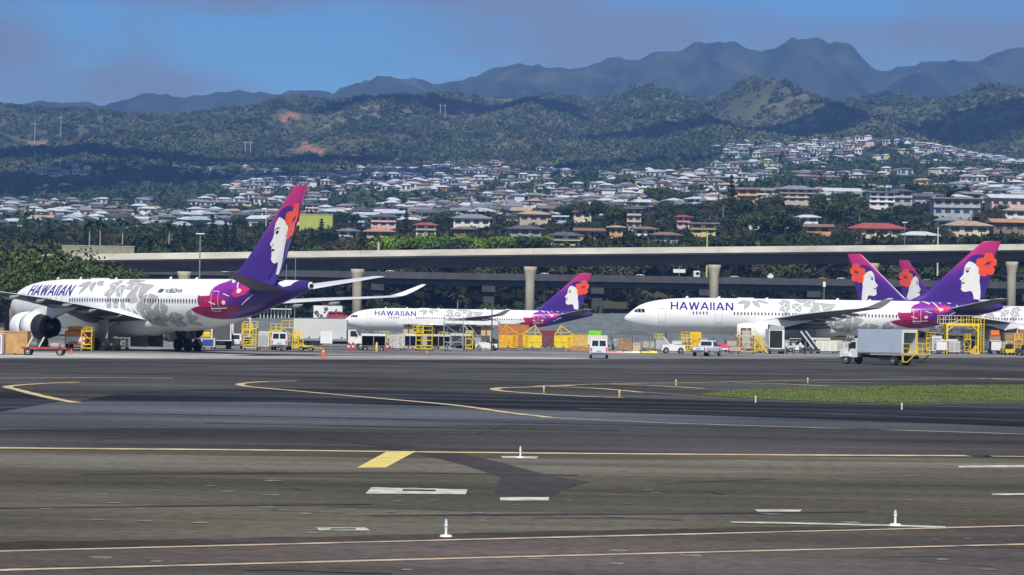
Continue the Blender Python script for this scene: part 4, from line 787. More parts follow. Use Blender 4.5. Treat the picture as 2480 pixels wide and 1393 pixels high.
LE = lambda z: float(np.interp(z, [2.0, 2.8, 3.3, 4.0, 5.0, 12.2, 12.35], [43.0, 44.3, 45.3, 46.6, 47.8, 55.6, 55.95])); TE = lambda z: 55.1 + (z-2.8)*.355
DEFL = [0.0]                                           # rudder angle of the aircraft being built
def hinge(x, y, z):                                    # the rudder swings about its hinge line
    xh = LE(z) + (TE(z)-LE(z))*.70
    if x <= xh or not DEFL[0]: return (x, y, ZC+z)
    c, s = math.cos(DEFL[0]), math.sin(DEFL[0]); return (xh + (x-xh)*c + y*s, y*c - (x-xh)*s, ZC+z)
def naca(u, t): u = min(max(u, 0), 1); return 5*t*(.2969*math.sqrt(u) - .126*u - .3516*u*u + .2843*u**3 - .1036*u**4)
def fin_y(x, z): l, t = LE(z), TE(z); return (t-l)*naca((x-l)/(t-l), .10) + .01
def map_fin(side, off=.012): return lambda x, z: hinge(x, side*(fin_y(x, z)+off*2), z)
def grad_mat(name, stops, axis, lo, hi, rough=.3, tilt=0.0):   # livery paint that fades from one colour to another along the hull
    m = bpy.data.materials.new(name); m.use_nodes = True; t = m.node_tree; b = t.nodes['Principled BSDF']; l = t.links.new; b.inputs['Roughness'].default_value = rough; b.inputs['Specular IOR Level'].default_value = .4
    co = t.nodes.new('ShaderNodeTexCoord'); sp = t.nodes.new('ShaderNodeSeparateXYZ'); l(co.outputs['Object'], sp.inputs[0])
    ad = t.nodes.new('ShaderNodeMath'); ad.operation = 'MULTIPLY_ADD'; ad.inputs[1].default_value = tilt; l(sp.outputs[0 if axis == 2 else 2], ad.inputs[0]); l(sp.outputs[axis], ad.inputs[2])
    mr = t.nodes.new('ShaderNodeMapRange'); mr.inputs[1].default_value = lo; mr.inputs[2].default_value = hi; l(ad.outputs[0], mr.inputs[0])
    rpn = t.nodes.new('ShaderNodeValToRGB'); e = rpn.color_ramp.elements; e[0].position, e[0].color = stops[0][0], (*stops[0][1], 1); e[1].position, e[1].color = stops[-1][0], (*stops[-1][1], 1)
    for p_, c_ in stops[1:-1]: e.new(p_).color = (*c_, 1)
    l(mr.outputs[0], rpn.inputs[0]); l(rpn.outputs[0], b.inputs['Base Color']); return m
PURP, VIOL, MAGE, CRIM = (.055, .018, .21), (.19, .025, .30), (.46, .025, .20), (.42, .012, .12)
FINM = grad_mat('tail_fin_livery', [(0, PURP), (.35, (.085, .02, .25)), (.62, (.25, .025, .25)), (.8, MAGE), (1, (.50, .03, .17))], 2, 8.5-11, 17.2-14.5, .28, -.25)
TAILM = grad_mat('aft_hull_livery', [(0, CRIM), (.22, (.40, .02, .16)), (.42, VIOL), (.62, PURP), (1, (.045, .018, .18))], 0, 42, 53.5)
CRIMM = M('crimson_petal', (.43, .012, .11), .3, 0, .08, .5); VIOM = M('violet_petal', (.27, .02, .33), .3, 0, .08, .5); DPUM = M('deep_purple', (.055, .018, .20), .3, 0, .05); PNKM = M('pink_petal', (.52, .03, .14), .3, 0, .08, .5)
WSTR = M('white_stamen', (.80, .70, .80), .35, 0, .05); LEAFG = M('grey_leaf_print', (.40, .40, .39), .65, 0, .05, .5, .08); LETT = M('lettering_purple', (.06, .035, .26), .7, 0, .05, 1.5, .05)
FACE = M('face_cream', (.80, .78, .74), .3, 0, .03); FLOW = M('flower_red', (.85, .085, .035), .3, 0, .08, .8); SKINL = M('print_line', (.035, .02, .10), .4); SEAM = M('panel_seam', (.38, .39, .41), .4, 0, .05)
WGREY = M('wing_grey', (.62, .63, .64), .5, 0, .05, .5); WUND = M('shaded_underside_grey', (.095, .098, .105), .5, 0, .1, .5); UGREY = M('fairing_grey', (.34, .345, .35), .4, 0, .08, .6); NOZ = M('dark_nozzle_metal', (.045, .045, .05), .45, .5, .2); FANM = M('fan_metal', (.08, .08, .09), .35, .6)  # underside is grey paint, darkened further to stand in for its shade
def leaf_print(x, t, ang, ln, wd, lobes=5):            # lobed leaf, drawn in skin metres
    out_ = []; c, s = math.cos(ang), math.sin(ang); g = .1
    def T(a, b): return (x + a*c - b*s, t + a*s + b*c)
    for sd in (-1, 1):
        for k in range(lobes):
            a0, a1 = k/lobes, (k+1)/lobes - .05; w0, w1 = [wd*(math.sin(math.pi*min(a+.12, 1))**.7) for a in (a0, a1)]
            out_.append([T(ln*a0, sd*g*.4), T(ln*(a0+.04), sd*w0*.8), T(ln*(a0+.16), sd*w0), T(ln*(a1+.10), sd*max(w1, .1)*.96), T(ln*a1, sd*g*.4)])
    return out_
def petal_leaf(x, t, ang, ln, wd):
    c, s = math.cos(ang), math.sin(ang); P_ = []
    for k in range(12): u = k/12; P_.append((ln*u, wd*math.sin(math.pi*u**.8)))
    for k in range(12): u = 1-k/12; P_.append((ln*u, -wd*math.sin(math.pi*u**.8)*.8))
    return [(x + a*c - b*s, t + a*s + b*c) for a, b in P_]
def half_leaves(x, t, ang, ln, wd):                     # broad pointed leaf with a bare midrib and a vein or two
    c, s = math.cos(ang), math.sin(ang); out_ = []
    def T(a, b): return (x + a*c - b*s, t + a*s + b*c)
    for sd, k in ((1, 1.0), (-1, .85)):
        for u0, u1 in ((.04, .46), (.52, 1.0)):
            us = np.linspace(u0, u1, 7); top = [T(ln*u, sd*(.05 + wd*k*math.sin(math.pi*u**.8))) for u in us]; bot = [T(ln*(u-.10*(1-u)), sd*.05) for u in us[::-1]]; out_.append(top + bot)
    return out_
def zpt(zx, zy): return (58.5 - (2150-zx)/64., 12.3 - (zy-85)/64.)     # from the enlarged photograph to metres on the fin
def blob(cx, cy, r, n=18, k=.07, ph=0): return [zpt(cx + r*(1+k*math.sin(5*a+ph))*math.cos(a), cy + r*(1+k*math.sin(5*a+ph))*math.sin(a)) for a in np.arange(n)*2*math.pi/n]
def airliner(name, label, reg=None, defl=0.0):
    DEFL[0] = defl
    root = thing(name, label, 'airplane')
    xs = list(np.linspace(0, .7, 8)) + list(np.linspace(1, 12, 24)) + list(np.linspace(14, 36, 8)) + list(np.linspace(37, 58.8, 28)); n = 72
    b = MB(); b.loft([[fpoint(x, 2*math.pi*k/n, 1) for k in range(n)] for x in xs]); fus = b.build('fuselage', PWHITE, root, smooth=True)
    b = MB(); ring = []                                # belly fairing
    for x in np.linspace(16.6, 35.5, 22):
        u = (x-16.6)/18.9; k = max(.02, math.sin(math.pi*min(1, max(0, u)))**.55); hy, hz_ = .4+2.72*k, .3+1.75*k
        ring.append([(x, hy*math.copysign(abs(math.cos(a))**.75, math.cos(a)), 3.62-.12*k + hz_*math.copysign(abs(math.sin(a))**.85, math.sin(a))) for a in np.arange(28)*2*math.pi/28])
    b.loft(ring); b.build('belly_fairing', PWHITE, root, smooth=True)
    b = MB(); zs = list(np.linspace(2.2, 5, 8)) + list(np.linspace(5.6, 12.2, 14)) + [12.3, 12.35]; us = [0, .004, .02, .05, .1, .2, .3, .45, .6, .69, .70, .71, .8, .9, 1]; rings = []
    for z in zs:
        l, t = LE(z), TE(z); r_ = [(l+(t-l)*u, (t-l)*naca(u, .10)+.008) for u in us]; rings.append([hinge(x, y, z) for x, y in r_] + [hinge(x, -y, z) for x, y in r_[::-1]])
    b.loft(rings); fin = b.build('tail_fin', FINM, root, smooth=True)
    def wing_part(nm, secs, side, mat):
        b = MB(); rr = []
        for (y, xl, c, z, th, cant) in secs:
            up = [(u, naca(u, th)) for u in (1, .85, .65, .45, .3, .18, .08, .025, 0)]; lo = [(u, -naca(u, th)*.75) for u in (.025, .08, .18, .3, .45, .65, .85)]
            rr.append([(xl + c*u, side*(y - c*v*math.sin(cant)), z + c*v*math.cos(cant)) for u, v in up + lo])
        b.loft(rr); nn = len(rr[0])
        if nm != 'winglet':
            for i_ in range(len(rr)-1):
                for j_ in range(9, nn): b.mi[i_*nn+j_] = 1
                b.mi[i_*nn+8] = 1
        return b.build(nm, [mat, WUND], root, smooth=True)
    WS = [(0, 17.8, 15.0, 3.2, .11, 0), (2.8, 19.4, 12.8, 3.5, .115, 0), (6, 21.4, 10.0, 4.25, .12, 0), (9.4, 23.6, 7.5, 4.85, .12, 0), (15, 27.1, 6.0, 5.5, .11, 0), (21, 30.9, 4.4, 6.0, .11, 0), (27.6, 35.0, 2.75, 6.45, .10, 0), (28.4, 35.6, 2.5, 6.58, .09, .3)]
    WL = [(28.42, 35.62, 2.46, 6.59, .09, .4), (28.9, 36.1, 2.25, 6.75, .085, .7), (29.5, 36.9, 1.9, 7.1, .08, .9), (30.4, 38.3, 1.25, 7.75, .07, .95), (30.7, 38.9, .8, 8.0, .06, .95)]
    for side in (-1, 1):
        w = wing_part('wing', WS, side, WGREY); wl = wing_part('winglet', WL, side, PWHITE)
        for y, x, z in ((5.2, 29.6, 3.9), (8.6, 29.9, 4.45), (12.6, 31.6, 5.0), (16.6, 33.4, 5.4), (20.6, 35.0, 5.75)):
            b = MB(); k = 1.15 if y < 13 else .85
            b.loft([[(x+dx*k, side*y + r*.8*math.cos(a), z + dz + r*math.sin(a)) for a in np.arange(10)*.6283] for dx, r, dz in ((-2.2, .04, .0), (-1.6, .16, -.12), (-.4, .25, -.2), (1.0, .2, -.15), (2.0, .03, .02))]); b.build('flap_track_fairing', UGREY, w, smooth=True)
        wing_part('stabiliser', [(.5, 49.6, 6.2, 6.6, .10, 0), (1.2, 50.4, 5.7, 6.75, .10, 0), (5.5, 53.6, 3.9, 7.6, .09, 0), (9.5, 56.5, 2.2, 8.35, .08, 0), (9.75, 57.1, 1.5, 8.4, .06, 0)], side, WGREY)
        # engine
        ey, ez = side*9.37, 2.5; N = 32
        def lathe(pr, nm, mat, par=None, smooth=True):
            b = MB(); b.loft([[(x, ey + r*math.cos(2*math.pi*k/N), ez + r*math.sin(2*math.pi*k/N)) for k in range(N)] for x, r in pr], False); return b.build(nm, mat, par or root, smooth=smooth)
        eng = lathe([(18.9, 1.18), (17.75, 1.2), (17.6, 1.27), (17.62, 1.36), (17.8, 1.45), (18.4, 1.56), (19.3, 1.62), (19.95, 1.62), (19.98, 1.5), (20.3, 1.5), (20.32, 1.62), (21.2, 1.6), (22.3, 1.5), (22.32, 1.3)], 'engine_nacelle', PWHITE)
        lathe([(19.985, 1.515), (20.29, 1.515)], 'cowl_gap', BLACK, eng); lathe([(22.25, 1.47), (23.2, 1.33), (24.5, 1.12), (24.5, 1.06), (23.0, 1.0), (22.0, .9), (22.0, .02)], 'exhaust_nozzle', NOZ, eng)
        lathe([(22.2, .55), (23.6, .5), (24.3, .3), (24.8, .06)], 'exhaust_cone', M('warm_grey_metal', (.22, .21, .20), .5, .4), eng); lathe([(18.6, 1.22), (18.62, .42)], 'fan', FANM, eng); lathe([(18.62, .42), (18.3, .3), (18.05, .02)], 'spinner', DGREY, eng)
        b = MB(); b.loft([[(x0, ey-.22, z0), (x0+l_, ey-.22, z0+dz), (x0+l_, ey+.22, z0+dz), (x0, ey+.22, z0)] for x0, l_, z0, dz in ((19.6, 4.9, 3.7, -.3), (21.0, 7.5, 4.35, .1), (23.4, 6.2, 4.75, 0))]); b.build('pylon', PWHITE, root)
        # main gear
        gx, gy = 28.9, side*5.35; b = MB().cyl((gx, gy, .75), (gx, gy-side*.1, 3.7), .22, .26, 12).cyl((gx-1.05, gy, .72), (gx+1.05, gy, .72), .14).cyl((gx-.1, gy, 1.4), (gx-2.2, gy-side*1.0, 3.4), .09).cyl((gx, gy, 2.2), (gx, gy-side*2.2, 3.3), .1)
        g = b.build('main_gear', M('gear_grey', (.3, .31, .32), .5), root)
        for dx in (-.99, .99):
            for dy in (-.62, .62): wheel(g, (gx+dx, gy+dy, .7), .7, .5, (.12, .12, .13))
        MB().box((gx+.1, gy+side*.35, 2.35), (1.7, .07, 2.0)).build('gear_door', M('door_grey', (.40, .40, .40), .5), g)
        MB().box((28.8, side*1.0, 1.35), (3.4, .08, 1.75)).build('belly_gear_door', M('door_dark', (.13, .13, .13), .5), root)
        # livery on the fuselage
        lt = decal(lettering('HAWAIIAN', 7.35, .90, 9.7, 1.2, .16, .0), map_xz(side, .014), 'airline_lettering', LETT, fus, .3) if side < 0 else decal([[(24.4-x, z) for x, z in lp_] for lp_ in lettering('HAWAIIAN', 7.35, .90, 9.7, 1.2, .16)], map_xz(side, .014), 'airline_lettering', LETT, fus, .3)
        rs = random.getstate(); random.seed(3); lv = []
        for (x, t, a, ln, wd) in ((19.2, 62, -2.6, 1.8, .5), (19.6, 60, -2.0, 2.1, .5), (20.0, 60, -.9, 2.0, .5), (20.6, 64, -.4, 2.3, .45)): lv += [petal_leaf(x, t*DEG, a, ln, wd)]
        for q in ((25.2, 20, -1.4, 1.9, .5), (26.8, 15, -1.6, 1.8, .42), (28.2, 10, -1.5, 2.0, .42), (28.8, 10, .40, 4.7, 1.15), (27.7, 40, .17, 3.4, .5), (27.0, 56, .17, 3.2, .42), (25.9, 44, 2.9, 2.0, .6), (26.0, 36, -2.8, 2.1, .55), (26.3, 46, -.8, 2.0, .75), (31.2, -2, .22, 4.1, .85), (31.0, -9, -.12, 3.6, .7), (34.2, -15, .14, 3.1, .75), (34.2, -25, -.12, 2.8, .7), (36.7, -35, .12, 3.0, .7), (36.8, -45, -.1, 2.8, .55), (29.1, -9, -1.3, 2.0, .5), (30.2, -13, -1.05, 1.9, .42), (31.6, -22, -.7, 2.4, .5), (33.4, -37, -.3, 2.4, .5), (40.2, -30, .5, 1.4, .35), (40.2, -36, .0, 1.9, .35), (39.8, -43, -.4, 2.2, .4), (26.6, 70, -.1, 2.6, .45), (24.6, 66, -.5, 1.6, .4)): lv += half_leaves(q[0], q[1]*DEG, *q[2:])
        random.setstate(rs); decal(lv[:4], map_xt(side, .010), 'grey_leaf_sprig', LEAFG, fus, .35); decal(lv[4:], map_xt(side, .010), 'grey_leaf_pattern', LEAFG, fus, .35)
        B_ = [(46.4, 90), (45.9, 62), (46.4, 55), (45.2, 50), (44.7, 38), (44.5, 26), (44.55, 14), (43.9, 13), (43.0, 15), (42.55, 18), (42.5, 8), (42.7, -4), (43.0, -9), (42.2, -10), (41.3, -13), (41.9, -22), (42.8, -32), (43.8, -44), (45.4, -60), (47.5, -80), (49, -90)]
        decal([D2(B_ + [(58.79, -90), (58.79, 90)])], map_xt(side, .012), 'purple_tail_paint', TAILM, fus, .45)
        decal([D2([(44.55, 13.5), (43.0, 14.5), (42.65, 17), (42.6, 8), (42.8, -4), (43.4, -12), (45, -16), (47, -12), (47.6, 0), (46.2, 6), (45.6, 12)])], map_xt(side, .022), 'crimson_petal', CRIMM, fus, .4)
        decal([D2([(42.3, -11.5), (44.6, -17.5), (47, -19), (49, -30), (48.5, -45), (46.2, -52), (44.2, -44), (42.6, -28), (41.6, -14.5)])], map_xt(side, .022), 'crimson_petal', M('dark_crimson_petal', (.28, .012, .10), .3), fus, .4)
        decal([D2([(45.4, 50), (44.85, 38), (44.65, 26), (44.7, 12), (45.9, 11), (46.6, 30), (46.7, 52), (46.1, 60)])], map_xt(side, .022), 'violet_petal', VIOM, fus, .4)
        decal([D2([(47.0, 50), (46.9, 28), (48.4, 22), (50.2, 40), (49.0, 60)])], map_xt(side, .022), 'violet_petal', VIOM, fus, .4)
        decal([D2([(48.6, 30), (48.0, 8), (48.8, -4), (50.2, 2), (50.9, 22), (50.4, 38), (49.4, 36)])], map_xt(side, .024), 'pink_petal', PNKM, fus, .4)
        st = []
        for (x0, t0, x1, t1, w) in ((46.5, 70, 47.5, 50, .40), (47.9, 66, 48.6, 34, .2), (48.6, 34, 49.1, 18, .13), (49.0, 64, 49.2, 50, .13), (50.4, 62, 50.3, 52, .13), (46.8, 14, 47.8, 4, .13), (44.8, -20, 47.2, -28, .16), (44.6, -2, 45.6, -12, .14), (50.2, -20, 51.4, -4, .16), (49.4, -30, 50.2, -20, .16), (51.6, 40, 51.9, 22, .14)): st += strokes([(x0, t0*DEG, x1, t1*DEG)], w)
        for (x, t, r) in ((49.2, 16, .36), (46.9, -11, .3), (50.6, 54, .2)): st.append([(x + r*(1+.18*math.sin(5*a))*math.cos(a), t*DEG + r*(1+.18*math.sin(5*a))*math.sin(a)) for a in np.arange(14)*2*math.pi/14])
        decal(st, map_xt(side, .034), 'white_stamens', WSTR, fus, .4)
        decal([D2([(55.0, 60), (54.6, 35), (55.6, 10), (56.6, 16), (56.9, 40), (57.3, 62)])], map_xt(side, .03), 'white_tail_patch', PWHITE, fus, .3)
        if reg: decal(lettering(reg, 36.0, 1.32, 3.2, .38, .15, .15) + [[(34.6, 1.32), (35.5, 1.32), (35.62, 1.7), (34.72, 1.7)]] if side < 0 else lettering(reg, 36.0, 1.32, 3.2, .38, .15, .15), map_xz(side, .014), 'registration', DGREY, fus, .3)
        for dx in (6.0, 14.8, 31.6, 45.5):              # doors
            w_, h_ = (.55, 1.0) if dx != 31.6 else (.35, .85); zc_ = .05 if dx != 45.5 else .45
            decal(strokes([(dx-w_, zc_-h_, dx-w_, zc_+h_), (dx+w_, zc_-h_, dx+w_, zc_+h_), (dx-w_, zc_+h_, dx+w_, zc_+h_), (dx-w_, zc_-h_, dx+w_, zc_-h_)], .05 if dx != 45.5 else .055), map_xz(side, .04), 'door', SEAM if dx != 45.5 else WSTR, fus, .4)
        x = 8.2
        while x < 43.6:
            if all(abs(x-q) > 1.0 for q in (14.8, 31.6)) and not 29.7 < x < 30.6 and not (x < 10.6 or 13.4 < x < 17.2):
                zc_ = .46; pr_ = [(x + .12*math.copysign(abs(math.cos(a))**.6, math.cos(a)), zc_ + .19*math.copysign(abs(math.sin(a))**.6, math.sin(a))) for a in np.arange(10)*2*math.pi/10]
                f = map_xz(side, .045); me = bpy.data.meshes.new('cabin_window'); me.from_pydata([f(*q) for q in pr_], [], [list(range(10))]); me.materials.append(M('cabin_window_glass', (.09, .10, .12), .15)); mesh_obj('cabin_window', me, fus)
            x += .533
        for q in ([(1.55, .42), (2.05, .40), (2.15, .92), (1.78, .78)], [(2.12, .38), (2.68, .36), (2.66, .94), (2.22, .92)], [(2.76, .36), (3.3, .42), (3.18, .92), (2.74, .95)]): decal([q], map_xz(side, .02), 'cockpit_window', GLASS, fus, .15)
        # livery on the fin
        hair = [zpt(*q) for q in ((1800, 310), (1822, 262), (1868, 228), (1930, 215), (1990, 225), (2080, 250), (2085, 330), (2060, 430), (1990, 640), (1950, 660), (1905, 500), (1840, 330))]
        decal([hair], map_fin(side, .014), 'printed_hair', DPUM, fin, .35)
        face = [zpt(*q) for q in ((1835, 286), (1808, 312), (1795, 340), (1787, 372), (1787, 398), (1776, 425), (1757, 447), (1745, 462), (1750, 473), (1766, 479), (1764, 492), (1758, 503), (1768, 513), (1760, 525), (1765, 540), (1757, 562), (1772, 584), (1800, 592), (1845, 582), (1868, 588), (1882, 622), (1888, 662), (1950, 668), (1954, 600), (1950, 540), (1940, 480), (1948, 400), (1930, 345), (1900, 312), (1868, 294))]
        decal([face], map_fin(side, .026), 'printed_face', FACE, fin, .3)
        decal([blob(2032, 246, 52), blob(1955, 300, 52, ph=1), blob(1978, 385, 50, ph=2), blob(2043, 372, 48, ph=3), blob(2066, 290, 46, ph=4), blob(2010, 315, 50)], map_fin(side, .038), 'printed_flower', FLOW, fin, .3)
        fl = strokes([(*zpt(1992, 322), *zpt(2052, 284)), (*zpt(2010, 292), *zpt(2040, 318)), (*zpt(2000, 305), *zpt(2046, 300))], .17); decal(fl, map_fin(side, .05), 'flower_centre', DPUM, fin, .3)
        lines = strokes([(*zpt(1795, 378), *zpt(1812, 360)), (*zpt(1812, 360), *zpt(1850, 356)), (*zpt(1761, 504), *zpt(1795, 500)), (*zpt(1770, 470), *zpt(1782, 462))], .09) + [[zpt(*q) for q in ((1802, 388), (1818, 374), (1838, 374), (1832, 392), (1815, 400))]] + [[zpt(*q) for q in ((1760, 502), (1778, 494), (1800, 500), (1780, 512))]]
        decal(lines, map_fin(side, .038), 'face_features', SKINL, fin, .3)
    ng = MB().cyl((6.7, 0, .6), (6.6, 0, 2.6), .14).cyl((6.7, -.42, .52), (6.7, .42, .52), .08).cyl((6.7, 0, 1.2), (5.2, 0, 2.5), .07).build('nose_gear', STEEL, root)
    for s in (-1, 1): wheel(ng, (6.7, s*.33, .52), .52, .34, (.5, .5, .5))
    for x, h in ((9.5, .24), (14.5, .28), (22, .2), (33, .28), (38, .2)): MB().add([(x, .03, 2.8+ZC), (x+.5, .03, 2.8+ZC), (x+.55, .03, 2.82+h+ZC), (x+.3, .03, 2.82+h+ZC), (x, -.03, 2.8+ZC), (x+.5, -.03, 2.8+ZC), (x+.55, -.03, 2.82+h+ZC), (x+.3, -.03, 2.82+h+ZC)], [(0, 1, 2, 3), (7, 6, 5, 4), (0, 4, 5, 1), (1, 5, 6, 2), (2, 6, 7, 3), (3, 7, 4, 0)]).build('antenna', WHITE, fus)
    MB().box((19, 0, ZC+2.86), (2.6, .9, .16)).build('antenna_fairing', WHITE, fus)
    MB().cyl((58.55, 0, ZC+2.12), (58.95, 0, ZC+2.12), .24, .2, 14).build('apu_exhaust', NOZ, root)
    return root
PITCHN = R(.35)
def put(o, x, y, rz, s=(1, 1, 1)):                     # parked slightly nose down, wheels on the ground
    o.location = (x, y, 0.0); o.rotation_euler = (0, 0, rz); o.scale = s
pA = airliner('airliner', 'nearest white airliner seen from behind left, purple tail with a woman\'s face', 'N360HA', R(24)); put(pA, -59.17, 292.6, -.849)
pC = airliner('airliner', 'white airliner parked broadside with its nose to the left at right of centre'); put(pC, 17.76, 387.6, -.078)
DROP = ('registration', 'cowl_gap', 'belly_gear_door')
def clone(src, label, x, y, rz, s=(1, 1, 1)):
    o = copy_tree(src); o['label'] = label; put(o, x, y, rz, s)
    for c in list(o.children_recursive):
        if c.name.split('.')[0] in DROP: bpy.data.objects.remove(c)
    return o
pB = clone(pC, 'smaller white airliner half hidden behind the tan hangar in the middle', -30.0, 441, -.01, (.757, .62, .715))
def nose_from_tail(px, py, D, rz): a = at(px, py, D); return a.x - 58.5*math.cos(rz), a.y - 58.5*math.sin(rz)
rz = math.pi - R(28); x, y = nose_from_tail(2052, 613, 467, rz); pD = clone(pC, 'airliner behind the broadside one, its nose out of frame to the right', x, y, rz)
rz = math.pi + R(42); x, y = nose_from_tail(2180, 628, 506, rz); pE = clone(pA, 'farthest airliner of which only the narrow purple tail shows between two tails', x, y, rz)
for c in list(pC.children_recursive):
    if c.name.split('.')[0] in DROP: bpy.data.objects.remove(c)
for o in (pA, pB, pC, pD, pE): o['group'] = 'white airliners with purple tails'
# ------------------------------------------------------------------ ramp equipment
WOOD = M('plywood', (.50, .30, .13), .8, 0, .25, 1.2, .2); CARD = M('brown_carton', (.36, .22, .12), .85, 0, .2); TAN = M('tan_wall', (.60, .44, .26), .8, 0, .1, .5); RUST = M('rust_orange_panel', (.46, .17, .05), .7, 0, .2)
BLUEP = M('blue_panel', (.04, .08, .30), .5); BGREY = M('blue_grey_box', (.46, .53, .63), .45, 0, .06, .5); LGREY = M('light_grey_box', (.60, .61, .60), .5, 0, .06, .5); MAROON = M('maroon_paint', (.22, .035, .04), .6)
LIMEP = M('lime_green_panel', (.22, .62, .04), .5); PURPP = M('purple_tarp', (.16, .07, .20), .8); DYEL = M('deep_yellow', (.75, .42, .02), .5, 0, .2, 2); CREAMP = M('cream_panel', (.70, .66, .54), .6, 0, .1)
def box_truck(label, loc, rz, boxm, L=6.5, Hb=2.6, zb=1.15, cabm=WHITE, rear_open=False, lift=False, name='box_truck'):
    t = thing(name, label, 'truck', loc, rz); W_ = 2.4; x0 = -L/2
    if rear_open:                                      # hollow box with its back open
        b = MB(); b.box((0, -W_/2, zb+Hb/2), (L, .08, Hb)).box((0, W_/2, zb+Hb/2), (L, .08, Hb)).box((0, 0, zb+Hb-.04), (L-.02, W_-.1, .08)).box((0, 0, zb+.05), (L-.02, W_-.1, .1)).box((L/2-.05, 0, zb+Hb/2), (.08, W_-.1, Hb-.2))
        b.build('cargo_box', boxm, t); f = MB()
        for s in (-1, 1): f.box((x0-.04, s*(W_/2-.1), zb+Hb/2), (.1, .22, Hb+.02))
        f.box((x0-.045, 0, zb+Hb-.15), (.1, W_-.42, .32)).build('door_frame', WHITE, t)
    else:
        MB().rbox((0, 0, zb+Hb/2), (L, W_, Hb), .04).build('cargo_box', boxm, t); MB().box((x0-.02, 0, zb+Hb/2), (.04, W_*.86, Hb*.86)).build('roll_up_door', DGREY, t)
    for s in (-1, 1): MB().box((0, s*(W_/2+.03), zb+.09), (L, .05, .14)).build('lower_rail', ALU, t)
    for k in range(5): MB().box((x0+.6+k*(L-1.2)/4, -W_/2-.05, zb+.3), (.25, .05, .1)).build('marker_light', DGREY, t)
    xc = L/2+.2; b = MB()                                # cab: conventional nose
    b.prism([(xc, .75), (xc, 2.45), (xc+.9, 2.5), (xc+1.35, 1.75), (xc+2.35, 1.6), (xc+2.5, 1.3), (xc+2.5, .7)], -1.02, 1.02); b.build('cab', cabm, t)
    for s in (-1, 1): MB().add([(xc+.25, s*1.035, 1.65), (xc+1.25, s*1.035, 1.65), (xc+.9, s*1.035, 2.35), (xc+.25, s*1.035, 2.35)], [(0, 1, 2, 3) if s < 0 else (3, 2, 1, 0)]).build('window', GLASS, t)
    MB().add([(xc+1.34, -.9, 1.82), (xc+1.34, .9, 1.82), (xc+.93, .85, 2.44), (xc+.93, -.85, 2.44)], [(0, 1, 2, 3)]).build('windscreen', GLASS, t)
    for o in t.children:
        if o.name.startswith('windscreen'): o.location = (.02, 0, .01)
    MB().box((-.2, 0, .85), (L+1.5, .9, .3)).box((-.6, 0, .72), (1.6, 2.0, .45)).build('chassis', BLACK, t); MB().box((xc+2.55, 0, .65), (.12, 2.0, .25)).build('bumper', DGREY, t)
    for s in (-1, 1): MB().prism([(xc+1.0, .8), (xc+1.1, 1.2), (xc+1.9, 1.2), (xc+2.1, .8)], s*1.0-.14, s*1.0+.14).build('mudguard', cabm, t); MB().box((xc+.95, s*1.25, 2.0), (.08, .22, .4)).build('wing_mirror', BLACK, t); MB().box((xc+2.52, s*.75, 1.05), (.06, .3, .2)).build('headlight', ALU, t)
    for x in ((-L*.3, xc+1.55) if L < 6.8 else (-L*.38, -L*.2, xc+1.55)):
        for s in (-1, 1): wheel(t, (x, s*.95, .5), .5, .32 if x > 0 else .5)
    if lift:                                           # yellow tail platform with rails and props
        p = MB().box((x0-.95, 0, zb+.02), (1.7, 2.4, .14)); p.build('lift_platform', YEL, t); r_ = MB()
        for y in (-1.18, 0, 1.18):
            for xx in (-.15, -1.75): r_.beam((x0+xx, y, zb+.08), (x0+xx, y, zb+1.1), .07)
        for z in (.6, 1.1):
            r_.beam((x0-.15, -1.18, zb+z), (x0-1.75, -1.18, zb+z), .07).beam((x0-.15, 1.18, zb+z), (x0-1.75, 1.18, zb+z), .07).beam((x0-1.75, -1.18, zb+z), (x0-1.75, 1.18, zb+z), .07)
        r_.build('guard_rail', YEL, t); b = MB()
        for y in (-1.15, 1.15): b.beam((x0-.1, y, .35), (x0-.1, y, zb), .12).beam((x0-.7, y, .35), (x0-1.7, y, zb-.05), .12).beam((x0-.1, y, .4), (x0-.8, y, .4), .12)
        b.build('lift_frame', YEL, t); MB().box((x0-.2, -1.0, zb+Hb*.5), (.12, .12, Hb)).build('lift_post', YEL, t)
    return t
